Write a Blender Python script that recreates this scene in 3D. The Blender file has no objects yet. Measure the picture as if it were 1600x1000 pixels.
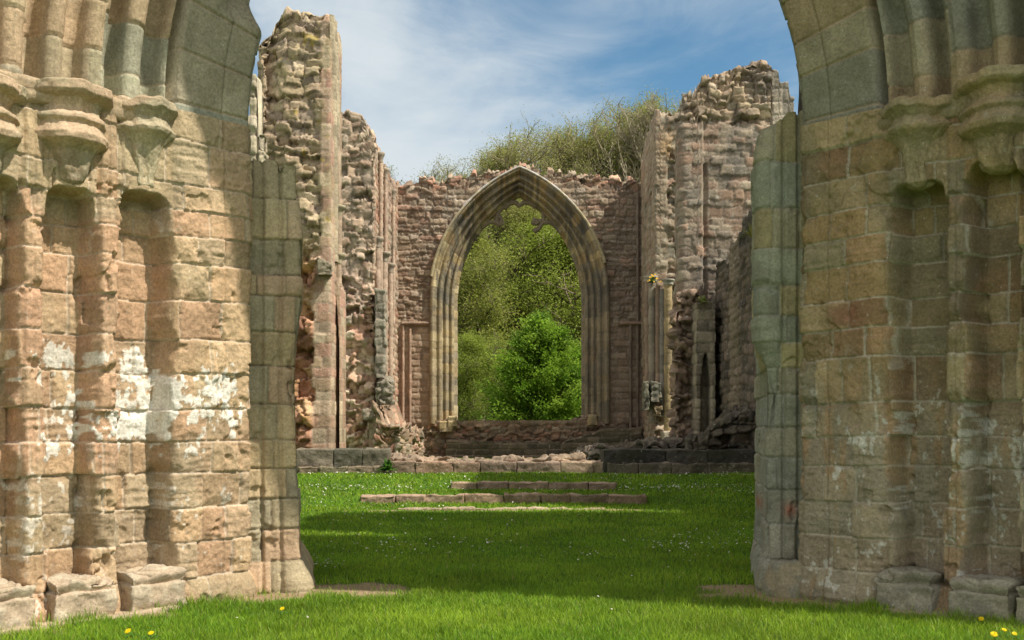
import bpy, math
import numpy as np
from mathutils import Vector
R = math.radians
scene = bpy.context.scene
C = scene.collection
F = 1600.0; HV = 670.0; CZ = 1.6

def P(u, v, Y):
    """point at distance Y that the photograph shows at (u, v)"""
    return np.array([(u-800)/F*Y, Y, CZ+(HV-v)/F*Y])
def px(u, Y): return (u-800)/F*Y
def pz(v, Y): return CZ+(HV-v)/F*Y

# ------------------------------------------------------------------ noise
def hsh(i, j, k=0, seed=0):
    i = np.asarray(i).astype(np.int64); j = np.asarray(j).astype(np.int64); k = np.asarray(k).astype(np.int64)
    n = (i*374761393 + j*668265263 + k*2147483647 + seed*1274126177) & 0xffffffff
    n = ((n ^ (n >> 13))*1274126177) & 0xffffffff
    n = ((n ^ (n >> 16))*2246822519) & 0xffffffff
    n = n ^ (n >> 15)
    return (n & 0xffffff)/float(0x1000000)
def vn2(x, y, seed=0):
    xi = np.floor(x); yi = np.floor(y); fx = x-xi; fy = y-yi
    fx = fx*fx*(3-2*fx); fy = fy*fy*(3-2*fy)
    a = hsh(xi, yi, 0, seed); b = hsh(xi+1, yi, 0, seed); c = hsh(xi, yi+1, 0, seed); d = hsh(xi+1, yi+1, 0, seed)
    return (a*(1-fx)+b*fx)*(1-fy)+(c*(1-fx)+d*fx)*fy
def fbm2(x, y, o=4, seed=0):
    r = 0; a = .5; t = 0
    for q in range(o):
        r = r+a*vn2(x*2**q, y*2**q, seed+q*17); t += a; a *= .5
    return r/t
def vn3(x, y, z, seed=0):
    zi = np.floor(z); fz = z-zi; fz = fz*fz*(3-2*fz)
    xi = np.floor(x); yi = np.floor(y); fx = x-xi; fy = y-yi
    fx = fx*fx*(3-2*fx); fy = fy*fy*(3-2*fy)
    def lay(k):
        a = hsh(xi, yi, k, seed); b = hsh(xi+1, yi, k, seed); c = hsh(xi, yi+1, k, seed); d = hsh(xi+1, yi+1, k, seed)
        return (a*(1-fx)+b*fx)*(1-fy)+(c*(1-fx)+d*fx)*fy
    return lay(zi)*(1-fz)+lay(zi+1)*fz
def fbm3(x, y, z, o=3, seed=0):
    r = 0; a = .5; t = 0
    for q in range(o):
        r = r+a*vn3(x*2**q, y*2**q, z*2**q, seed+q*13); t += a; a *= .5
    return r/t
def sst(a, b, x):
    t = np.clip((x-a)/(b-a), 0, 1); return t*t*(3-2*t)

# ------------------------------------------------------------------ masonry patterns
def blocks(t, z, rows, bw, seed, warp=.01, wscale=6.):
    """coursed blocks: rows = ascending bed-joint heights. returns id hash, second hash, distance to joint, row"""
    wz = (fbm2(t*wscale, z*wscale, 3, seed+5)-.5)*2*warp
    wt = (fbm2(t*wscale+31, z*wscale+7, 3, seed+9)-.5)*2*warp
    wz = wz+(vn2(t*.9, z*.6, seed+3)-.5)*warp*2.5
    zz = z+wz; tt = t+wt
    rows = np.asarray(rows)
    r = np.clip(np.searchsorted(rows, zz)-1, 0, len(rows)-2)
    dz = np.minimum(zz-rows[r], rows[r+1]-zz)
    w = bw*(.7+.7*hsh(r, 5, 0, seed))
    q = tt/w+hsh(r, 11, 0, seed)*7
    k = np.floor(q)
    def bnd(k): return k+(hsh(k, r, 3, seed)-.5)*.66
    kk = np.where(q < bnd(k), k-1, k); kk = np.where(q >= bnd(kk+1), kk+1, kk)
    dt = np.minimum(q-bnd(kk), bnd(kk+1)-q)*w
    d = np.minimum(dz, dt)
    blocks.lt = (q-bnd(kk))/(bnd(kk+1)-bnd(kk))-.5; blocks.lz = (zz-rows[r])/(rows[r+1]-rows[r])-.5; blocks.k = kk
    return hsh(kk, r, 1, seed), hsh(kk, r, 2, seed), d, r
def voro(x, y, z, seed):
    xi = np.floor(x); yi = np.floor(y); zi = np.floor(z)
    f1 = np.full(np.shape(x), 9.); f2 = np.full(np.shape(x), 9.); i1 = np.zeros(np.shape(x)); i2 = np.zeros(np.shape(x))
    for a in (-1, 0, 1):
        for b in (-1, 0, 1):
            for c in (-1, 0, 1):
                X = xi+a; Y = yi+b; Z = zi+c
                dx = X+.1+.8*hsh(X, Y, Z, seed)-x; dy = Y+.1+.8*hsh(X, Y, Z, seed+1)-y; dz = Z+.15+.7*hsh(X, Y, Z, seed+2)-z
                d = np.maximum(np.sqrt(dx*dx+dy*dy+dz*dz)*.55, 0)+.45*np.maximum(np.maximum(abs(dx), abs(dy)), abs(dz))
                n1 = d < f1
                f2 = np.where(n1, f1, np.minimum(f2, d)); f1 = np.where(n1, d, f1)
                i1 = np.where(n1, hsh(X, Y, Z, seed+3), i1); i2 = np.where(n1, hsh(X, Y, Z, seed+4), i2)
    return i1, i2, f2-f1
def pal(cols, h):
    cols = np.array(cols); n = len(cols)
    f = h*n; i = np.clip(np.floor(f).astype(int), 0, n-1)
    return cols[i]
def mixc(a, b, w):
    return a*(1-w[..., None])+np.asarray(b)*w[..., None]

ROWS = {}
def mkrows(z0, z1, lo, hi, seed):
    r = [z0]; i = 0
    while r[-1] < z1:
        r.append(r[-1]+lo+(hi-lo)*float(hsh(i, 3, 0, seed))); i += 1
    return r

PINK = [(.40,.23,.16), (.44,.29,.20), (.34,.19,.13), (.46,.33,.24), (.38,.27,.19), (.31,.17,.12), (.42,.32,.22)]
BROWN = [(.24,.17,.12), (.29,.21,.15), (.21,.14,.10), (.32,.25,.18), (.27,.21,.15), (.19,.135,.095), (.34,.28,.21)]
LIGHT = [(.44,.34,.25), (.40,.29,.20), (.48,.39,.28), (.42,.28,.20), (.36,.27,.19)]
DARK = [(.10,.085,.07), (.13,.10,.08), (.07,.06,.055), (.17,.14,.11), (.11,.09,.07)]
OCHRE = [(.42,.33,.18), (.38,.28,.15), (.32,.26,.17), (.46,.38,.23), (.27,.23,.17)]

def coursed(seed, lo, hi, bw, palette, mortar=(.33,.27,.21), amp=.03, joint=.02, depth=.03, warp=.02, z1=14., noise=.015, sub=None):
    rows = mkrows(-.5, z1, lo, hi, seed)
    def f(X, Y, Z, t):
        a, b, d, r = blocks(t, Z, rows, bw, seed, warp)
        j = 1-sst(joint*.35, joint, d)
        h = -(depth*(1-sst(0, joint*1.6, d)))+(b-.5)*amp+(fbm3(X*9, Y*9, Z*9, 3, seed)-.5)*noise*2
        col = pal(palette, a)*(.8+.4*b)[..., None]
        col = mixc(col, mortar, j*.75)
        return h, col
    return f
def stones(seed, lo, hi, bw, palette, mortar=(.28,.23,.17), amp=.12, depth=.05, warp=.07, noise=.03, mj=.6, z1=14.):
    """broken-faced random rubble: separate angular stones, each with its own tilt, some fallen out"""
    rows = mkrows(-.5, z1, lo, hi, seed)
    def f(X, Y, Z, t):
        wz = (fbm2(t*1.6, Z*1.1, 3, seed+21)-.5)*.45
        a, b, d, r = blocks(t, Z+wz, rows, bw, seed, warp, 4.)
        lt, lz, k = blocks.lt, blocks.lz, blocks.k
        tx = (hsh(k, r, 7, seed)-.5)*amp*1.1; tz = (hsh(k, r, 8, seed)-.45)*amp*1.0
        gone = hsh(k, r, 9, seed) < .09
        face = (b-.5)*amp+lt*tx+lz*tz-.35*amp*np.clip(abs(lt)-.3, 0, 1)*2
        h = face-depth*(1-sst(0, .028, d))-gone*amp*.9
        h = h+(fbm3(X*5, Y*5, Z*9, 4, seed)-.5)*noise*2+(fbm3(X*.9, Y*.9, Z*.7, 3, seed+1)-.5)*amp
        col = pal(palette, a)*(.70+.6*hsh(k, r, 12, seed))[..., None]
        col = mixc(col, mortar, np.maximum((1-sst(.008, .03, d))*mj, gone*.5))
        return h, col
    return f
def rubble(seed, w, hgt, palette, mortar=(.28,.23,.18), amp=.08, depth=.05, noise=.03, mj=.5):
    def f(X, Y, Z, t):
        amp_ = amp
        wx = (fbm3(X*2.3, Y*2.3, Z*2.3, 2, seed+7)-.5)*.25
        wz = (fbm3(X*1.7, Y*1.7, Z*3, 3, seed+8)-.5)*.30
        a, b, d = voro((X+wx)/w, (Y+wx)/w, (Z+wz)/hgt, seed)
        a2, b2, d2 = voro((X+wz)/w*2.1, (Y+wz)/w*2.1, (Z+wx)/hgt*1.9, seed+50)
        chip = (b2-.5)*amp*.35
        h = (b-.5)*amp*.72+chip-depth*.55*(1-sst(0, .12, d))-depth*.22*(1-sst(0, .10, d2))+(fbm3(X*6, Y*6, Z*14, 4, seed)-.5)*noise*2.2+(fbm3(X*.9, Y*.9, Z*.7, 3, seed+1)-.5)*amp*1.1
        col = pal(palette, a)*(.72+.36*b+.2*b2)[..., None]
        col = mixc(col, mortar, (1-sst(.01, .07, d))*mj)
        return h, col
    return f
def zones(base, fn):
    """fn(X,Y,Z,t,h,col)->h,col"""
    def f(X, Y, Z, t):
        h, c = base(X, Y, Z, t); return fn(X, Y, Z, t, h, c)
    return f

# ------------------------------------------------------------------ mesh building
class MB:
    def __init__(s): s.v = []; s.f = []; s.c = []; s.n = 0
    def add(s, v, f, c):
        v = np.asarray(v, float).reshape(-1, 3); c = np.broadcast_to(np.asarray(c, float), v.shape)
        s.v.append(v); s.c.append(c); s.f += [np.asarray(q)+s.n for q in f]; s.n += len(v)
    def grid(s, Pn, col, mask=None, closeu=False):
        nu, nv = Pn.shape[:2]
        idx = np.arange(nu*nv).reshape(nu, nv)
        if closeu: idx = np.vstack([idx, idx[:1]])
        q = np.stack([idx[:-1, :-1], idx[1:, :-1], idx[1:, 1:], idx[:-1, 1:]], -1)
        if mask is not None: q = q[mask]
        s.add(Pn, [q.reshape(-1, 4)], np.asarray(col).reshape(-1, 3) if np.ndim(col) > 1 else col)
    def tube(s, pts, rad, col, n=6, cap=True):
        pts = np.asarray(pts, float); m = len(pts); rad = np.broadcast_to(rad, (m,))
        tg = np.gradient(pts, axis=0); tg /= np.linalg.norm(tg, axis=1)[:, None]+1e-9
        ref = np.array([0, 0, 1.]) if abs(tg[0][2]) < .8 else np.array([1., 0, 0])
        a = np.cross(tg, ref); a /= np.linalg.norm(a, axis=1)[:, None]+1e-9
        b = np.cross(tg, a)
        th = np.linspace(0, 2*math.pi, n, endpoint=False)
        V = pts[:, None, :]+rad[:, None, None]*(a[:, None, :]*np.cos(th)[None, :, None]+b[:, None, :]*np.sin(th)[None, :, None])
        idx = np.arange(m*n).reshape(m, n); idx2 = np.roll(idx, -1, 1)
        q = np.stack([idx[:-1], idx2[:-1], idx2[1:], idx[1:]], -1).reshape(-1, 4)
        fs = [q]
        if cap: fs.append(np.array([list(idx[-1])])); fs.append(np.array([list(idx[0][::-1])]))
        s.add(V, fs, col)
    def build(s, name, m, parent=None, smooth=True):
        v = np.concatenate(s.v); c = np.concatenate(s.c)
        me = bpy.data.meshes.new(name)
        me.vertices.add(len(v)); me.vertices.foreach_set('co', v.astype(np.float32).ravel())
        li = np.concatenate([q.ravel() for q in s.f]).astype(np.int32)
        cnt = np.concatenate([np.full(len(q), q.shape[1]) for q in s.f]).astype(np.int32)
        st = np.concatenate([[0], np.cumsum(cnt)[:-1]]).astype(np.int32)
        me.loops.add(len(li)); me.loops.foreach_set('vertex_index', li)
        me.polygons.add(len(cnt)); me.polygons.foreach_set('loop_start', st); me.polygons.foreach_set('loop_total', cnt)
        if smooth: me.polygons.foreach_set('use_smooth', np.ones(len(cnt), bool))
        ca = me.color_attributes.new('Col', 'FLOAT_COLOR', 'POINT')
        ca.data.foreach_set('color', np.hstack([c, np.ones((len(c), 1))]).astype(np.float32).ravel())
        me.update(calc_edges=True); me.validate()
        o = bpy.data.objects.new(name, me); C.objects.link(o); me.materials.append(m)
        if parent: o.parent = parent
        return o

def tag(o, label=None, cat=None, group=None, kind=None):
    if label: o['label'] = label
    if cat: o['category'] = cat
    if group: o['group'] = group
    if kind: o['kind'] = kind
    return o
def thing(name, label, cat, loc=(0, 0, 0), group=None):
    o = bpy.data.objects.new(name, None); C.objects.link(o); o.location = loc
    o.empty_display_size = .3
    return tag(o, label, cat, group)
def put(o, par):
    """parent a mesh that was built in world coordinates to its thing, geometry relative to the thing's base"""
    o.parent = par
    d = -np.array(par.location); me = o.data; n = len(me.vertices)
    co = np.empty(n*3, np.float32); me.vertices.foreach_get('co', co)
    me.vertices.foreach_set('co', (co.reshape(-1, 3)+d).astype(np.float32).ravel()); me.update()
    return o
def putsub(o, part, root):
    put(o, root); o.parent = part; return o

def solid(mb, quad, z0, top, res, pat, rz=None, tmode=None, edge=.12, topn=.6):
    """closed block: plan quad (4 xy corners, counter-clockwise), z0 .. top(x,y), displaced masonry surface.
    rounds off corner normals; shared vertices so no gaps."""
    q = [np.array(p, float) for p in quad]
    n1 = max(2, int(round(np.linalg.norm(q[1]-q[0])/res))); n2 = max(2, int(round(np.linalg.norm(q[2]-q[1])/res)))
    i = np.arange(n1+1)/n1; j = np.arange(n2+1)/n2
    I, J = np.meshgrid(i, j, indexing='ij')
    XY = (q[0]*((1-I)*(1-J))[..., None]+q[1]*(I*(1-J))[..., None]+q[2]*(I*J)[..., None]+q[3]*((1-I)*J)[..., None])
    ids = [(a, 0) for a in range(n1)]+[(n1, b) for b in range(n2)]+[(a, n2) for a in range(n1, 0, -1)]+[(0, b) for b in range(n2, 0, -1)]
    ids = np.array(ids); pxy = XY[ids[:, 0], ids[:, 1]]
    # outward normals with the corners rounded over `edge`
    ns = []
    for a, b in ((0, 1), (1, 2), (2, 3), (3, 0)):
        d = q[b]-q[a]; d = np.array([d[1], -d[0]]); ns.append(d/np.linalg.norm(d))
    side = np.concatenate([np.full(n1, 0), np.full(n2, 1), np.full(n1, 2), np.full(n2, 3)])
    nn = np.array(ns)[side]
    ncor = nn.copy()
    for cidx, (sa, sb) in zip((0, n1, n1+n2, 2*n1+n2), ((3, 0), (0, 1), (1, 2), (2, 3))):
        ncor[cidx] = ns[sa]+ns[sb]
    nn = ncor/np.linalg.norm(ncor, axis=1)[:, None]
    tp = top(pxy[:, 0], pxy[:, 1]); zb = z0(pxy[:, 0], pxy[:, 1]) if callable(z0) else np.full(len(pxy), z0)
    M = max(3, int(round((tp.max()-zb.min())/(rz or res))))
    T = np.arange(M+1)/M
    Z = zb[:, None]+(tp-zb)[:, None]*T[None, :]
    X = np.repeat(pxy[:, 0:1], M+1, 1); Y = np.repeat(pxy[:, 1:2], M+1, 1)
    hor = (abs(nn[:, 1]) > abs(nn[:, 0]))[:, None]
    t = np.where(hor, X, Y+3.3)
    if tmode is not None: t = tmode(X, Y)
    h, col = pat(X, Y, Z, t)
    wtop = sst(edge, 0, (tp[:, None]-Z))*topn
    N = np.stack([np.repeat(nn[:, 0:1], M+1, 1)*(1-wtop), np.repeat(nn[:, 1:2], M+1, 1)*(1-wtop), wtop], -1)
    N /= np.linalg.norm(N, axis=-1)[..., None]
    Pn = np.stack([X, Y, Z], -1)+N*h[..., None]
    # cap interior
    Xc, Yc = XY[..., 0], XY[..., 1]; Zc = top(Xc, Yc)
    hc, cc = pat(Xc, Yc, Zc, Xc*.7+Yc*.7)
    Pc = np.stack([Xc, Yc, Zc+hc], -1)
    L = len(ids); ring = np.arange(L*(M+1)).reshape(L, M+1)
    capi = np.full((n1+1, n2+1), -1); capi[ids[:, 0], ids[:, 1]] = ring[:, M]
    inner = capi < 0; base = L*(M+1); capi[inner] = base+np.arange(inner.sum())
    V = np.concatenate([Pn.reshape(-1, 3), Pc[inner]]); CC = np.concatenate([col.reshape(-1, 3), cc[inner]])
    r2 = np.vstack([ring, ring[:1]])
    s1 = np.stack([r2[:-1, :-1], r2[1:, :-1], r2[1:, 1:], r2[:-1, 1:]], -1).reshape(-1, 4)
    s2 = np.stack([capi[:-1, :-1], capi[1:, :-1], capi[1:, 1:], capi[:-1, 1:]], -1).reshape(-1, 4)
    mb.add(V, [s1, s2], CC)

def interp(xs, ys):
    xs = np.array(xs); ys = np.array(ys)
    return lambda x: np.interp(x, xs, ys)
def ragged(f, amp, cell, seed):
    """stepped, broken wall top"""
    def g(x, y):
        n = np.floor((x*1.0+.37*y)/cell+3*vn2(x/cell*.5, y/cell*.5, seed)); m = np.floor(y/cell*.8)
        return f(x, y)+(hsh(n, m, 0, seed)-.5)*amp+(fbm2(x*5, y*5, 3, seed+1)-.5)*amp*.9
    return g

# ------------------------------------------------------------------ materials
def newmat(name):
    m = bpy.data.materials.new(name); m.use_nodes = True
    nt = m.node_tree; nt.nodes.clear(); return m, nt
def stone_mat(name, lichen=.3, lcol=(.55,.53,.45), stain=.35, scol=(.16,.14,.09), speck=.5, bump=.35, scale=1., green=0., gcol=(.2,.24,.1), rough=.92):
    m, nt = newmat(name); N = nt.nodes; Lk = nt.links.new
    out = N.new('ShaderNodeOutputMaterial'); bs = N.new('ShaderNodeBsdfPrincipled'); Lk(bs.outputs[0], out.inputs[0])
    bs.inputs['Roughness'].default_value = rough; bs.inputs['Specular IOR Level'].default_value = .18
    at = N.new('ShaderNodeAttribute'); at.attribute_name = 'Col'
    tc = N.new('ShaderNodeTexCoord')
    def noise(s, d=5, r=.6, dist=0, off=0):
        mp = N.new('ShaderNodeMapping'); mp.inputs['Location'].default_value = (off, off*1.3, off*.7); Lk(tc.outputs['Object'], mp.inputs[0])
        n = N.new('ShaderNodeTexNoise'); n.inputs['Scale'].default_value = s*scale; n.inputs['Detail'].default_value = d
        n.inputs['Roughness'].default_value = r; n.inputs['Distortion'].default_value = dist; Lk(mp.outputs[0], n.inputs['Vector']); return n.outputs[0]
    def ramp(x, a, b, c0=0., c1=1.):
        r = N.new('ShaderNodeMapRange'); r.inputs[1].default_value = a; r.inputs[2].default_value = b
        r.inputs[3].default_value = c0; r.inputs[4].default_value = c1; Lk(x, r.inputs[0]); return r.outputs[0]
    def mix(a, b, f, mode='MIX'):
        x = N.new('ShaderNodeMix'); x.data_type = 'RGBA'; x.blend_type = mode
        if isinstance(f, float): x.inputs[0].default_value = f
        else: Lk(f, x.inputs[0])
        Lk(a, x.inputs[6])
        if isinstance(b, tuple): x.inputs[7].default_value = (*b, 1)
        else: Lk(b, x.inputs[7])
        return x.outputs[2]
    def gray(x):
        c = N.new('ShaderNodeCombineColor'); [Lk(x, c.inputs[i]) for i in range(3)]; return c.outputs[0]
    col = at.outputs['Color']
    col = mix(col, gray(ramp(noise(38, 8, .8), .32, .68, .58, 1.38)), 1.0, 'MULTIPLY')
    col = mix(col, gray(ramp(noise(3.2, 5, .65, .4, 4), .3, .7, .78, 1.2)), 1.0, 'MULTIPLY')
    col = mix(col, scol, ramp(noise(1.6, 7, .68, .6, 11), .52, .68, 0, stain))
    if green: col = mix(col, gcol, ramp(noise(1.1, 6, .6, .3, 23), .45, .62, 0, green))
    col = mix(col, lcol, ramp(noise(9, 7, .72, .2, 31), .60, .66, 0, lichen))
    col = mix(col, (.62,.60,.54), ramp(noise(26, 4, .6, 0, 47), .66, .70, 0, speck))
    col = mix(col, (.07,.06,.05), ramp(noise(17, 5, .7, 0, 57), .66, .72, 0, speck*.8))
    Lk(col, bs.inputs['Base Color'])
    b1 = N.new('ShaderNodeBump'); b1.inputs['Strength'].default_value = bump; b1.inputs['Distance'].default_value = .03/scale
    Lk(noise(30, 8, .78), b1.inputs['Height'])
    b2 = N.new('ShaderNodeBump'); b2.inputs['Strength'].default_value = bump*.7; b2.inputs['Distance'].default_value = .05/scale
    Lk(noise(8, 5, .6, .5, 5), b2.inputs['Height']); Lk(b1.outputs[0], b2.inputs['Normal'])
    Lk(b2.outputs[0], bs.inputs['Normal'])
    return m
def leaf_mat(name, trans=.35, rough=.6, vary=.3):
    m, nt = newmat(name); N = nt.nodes; Lk = nt.links.new
    out = N.new('ShaderNodeOutputMaterial'); at = N.new('ShaderNodeAttribute'); at.attribute_name = 'Col'
    bs = N.new('ShaderNodeBsdfPrincipled'); bs.inputs['Roughness'].default_value = rough; bs.inputs['Specular IOR Level'].default_value = .25
    tr = N.new('ShaderNodeBsdfTranslucent'); mx = N.new('ShaderNodeMixShader'); mx.inputs[0].default_value = trans
    tc = N.new('ShaderNodeTexCoord'); n = N.new('ShaderNodeTexNoise'); n.inputs['Scale'].default_value = .8; n.inputs['Detail'].default_value = 4
    Lk(tc.outputs['Object'], n.inputs['Vector'])
    r = N.new('ShaderNodeMapRange'); r.inputs[1].default_value = .3; r.inputs[2].default_value = .7; r.inputs[3].default_value = 1-vary; r.inputs[4].default_value = 1+vary
    Lk(n.outputs[0], r.inputs[0])
    sc = N.new('ShaderNodeVectorMath'); sc.operation = 'SCALE'; Lk(at.outputs['Color'], sc.inputs[0]); Lk(r.outputs[0], sc.inputs['Scale'])
    Lk(sc.outputs[0], bs.inputs['Base Color']); Lk(sc.outputs[0], tr.inputs['Color'])
    Lk(bs.outputs[0], mx.inputs[1]); Lk(tr.outputs[0], mx.inputs[2]); Lk(mx.outputs[0], out.inputs[0])
    return m

M_near = stone_mat('sunlit_sandstone', lichen=.25, lcol=(.5,.49,.42), stain=.3, scol=(.26,.22,.15), speck=.35, bump=.5)
M_nearR = stone_mat('shaded_weathered_sandstone', lichen=.28, lcol=(.42,.45,.38), stain=.5, scol=(.13,.13,.10), speck=.4, bump=.5, green=.2, gcol=(.20,.19,.08))  # shaded copy of the jamb stone, with its green weathering
M_carved = stone_mat('carved_sandstone', lichen=.25, stain=.35, scol=(.17,.15,.09), speck=.25, bump=.45)
M_far = stone_mat('rubble_stone', lichen=.5, lcol=(.5,.49,.44), stain=.45, scol=(.13,.11,.09), speck=.6, bump=.5, scale=.55)
M_farpink = stone_mat('pink_rubble_stone', lichen=.2, stain=.3, scol=(.25,.16,.11), speck=.35, bump=.5, scale=.55)
M_arch = stone_mat('buff_moulded_stone', lichen=.3, lcol=(.5,.46,.33), stain=.65, scol=(.10,.10,.085), speck=.3, bump=.35, scale=.55)
M_dark = stone_mat('mossy_dark_stone', lichen=.3, stain=.5, scol=(.04,.038,.035), speck=.5, bump=.6, scale=.6, green=.3, gcol=(.06,.07,.025))
M_leaf = leaf_mat('leaves', .48, .6, .2); M_grass = leaf_mat('grass_blades', .38, .5, .22)
M_petal = leaf_mat('petals', .2, .6, 0.)
def bark():
    m = stone_mat('bark', lichen=.1, stain=.3, scol=(.05,.04,.03), speck=.1, bump=.4, scale=1.)
    return m
M_bark = bark()

# ------------------------------------------------------------------ ground
DIRT = [(-1.75, 10.1, .75, .45), (-2.6, 9.6, .9, .28), (-3.6, 8.75, .8, .26), (2.25, 9.95, .5, .62), (2.9, 9.5, .8, .36), (3.7, 8.85, .7, .22), (-4.3, 8.1, .7, .3)]
def dirt(x, y):
    w = np.zeros(np.shape(x))
    n = (fbm2(x*3.5, y*3.5, 4, 71)-.5)*1.5
    for cx, cy, a, b in DIRT:
        dx = (x-cx)/a; dy = (y-cy)/b
        w = np.maximum(w, sst(1.25, .7, np.sqrt(dx*dx+dy*dy)+n))
    # worn line in front of the lowest step and along the kerb of the steps
    yc = 19.95-.010*(x-.1)**2
    w = np.maximum(w, .95*sst(.20, .05, abs(y-yc)+n*.09)*sst(3.4, 2.4, abs(x-.1)+n))
    return w
def step_y(k, x):   # gently bowed fronts of the two stone steps
    return (21.35-.022*(x-.1)**2, 22.75-.02*(x-.5)**2)[k]
def G(x, y):
    x = np.asarray(x, float); y = np.asarray(y, float)
    z = .055*sst(19.3, 21.2, y)+(fbm2(x*.5, y*.5, 3, 40)-.5)*.07*sst(9, 12, y)
    ys = step_y(0, x); w = sst(3.4, 2.6, abs(x-.1))
    z = z+.19*(w*sst(ys, ys+.1, y)+(1-w)*sst(20.3, 22.4, y))
    ys = step_y(1, x); w = sst(2.1, 1.5, abs(x-.5))
    z = z+.15*(w*sst(ys, ys+.1, y)+(1-w)*sst(21.8, 24, y))
    z = z+.10*sst(22.6, 24.6, y)
    z = z+.006*(fbm2(x*4, y*4, 2, 9)-.5)
    z = z+sst(55, 125, y)*26+sst(60, 400, abs(x))*3
    return z
def build_ground():
    ys = np.concatenate([np.arange(-12, 6, .6), np.arange(6, 27, .05), np.arange(27, 60, .5), np.geomspace(60, 900, 60)])
    xs = np.concatenate([-np.geomspace(900, 8, 50)[:-1], np.arange(-8, 8, .1), np.geomspace(8, 900, 50)])
    X, Y = np.meshgrid(xs, ys, indexing='ij'); Z = G(X, Y)
    w = dirt(X, Y)
    g = np.empty(X.shape+(3,)); n = fbm2(X*6, Y*6, 3, 3)[..., None]
    g[:] = (.07, .14, .015); g = g*(.7+.6*n)
    col = mixc(g, (.30, .22, .14), w)
    hill = sst(50, 60, Y); col = mixc(col, (.10, .11, .035), hill)
    mb = MB(); mb.grid(np.stack([X, Y, Z], -1), col)
    m, nt = newmat('lawn_soil'); N = nt.nodes; Lk = nt.links.new
    out = N.new('ShaderNodeOutputMaterial'); bs = N.new('ShaderNodeBsdfPrincipled'); Lk(bs.outputs[0], out.inputs[0])
    bs.inputs['Roughness'].default_value = .95; bs.inputs['Specular IOR Level'].default_value = .1
    at = N.new('ShaderNodeAttribute'); at.attribute_name = 'Col'; tc = N.new('ShaderNodeTexCoord')
    n1 = N.new('ShaderNodeTexNoise'); n1.inputs['Scale'].default_value = 22; n1.inputs['Detail'].default_value = 8; n1.inputs['Roughness'].default_value = .75
    Lk(tc.outputs['Object'], n1.inputs['Vector'])
    r = N.new('ShaderNodeMapRange'); r.inputs[1].default_value = .3; r.inputs[2].default_value = .7; r.inputs[3].default_value = .6; r.inputs[4].default_value = 1.4
    Lk(n1.outputs[0], r.inputs[0])
    sc = N.new('ShaderNodeVectorMath'); sc.operation = 'SCALE'; Lk(at.outputs['Color'], sc.inputs[0]); Lk(r.outputs[0], sc.inputs['Scale'])
    Lk(sc.outputs[0], bs.inputs['Base Color'])
    b = N.new('ShaderNodeBump'); b.inputs['Strength'].default_value = .6; b.inputs['Distance'].default_value = .03; Lk(n1.outputs[0], b.inputs['Height']); Lk(b.outputs[0], bs.inputs['Normal'])
    tag(mb.build('lawn', m), kind='structure')
build_ground()

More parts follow.
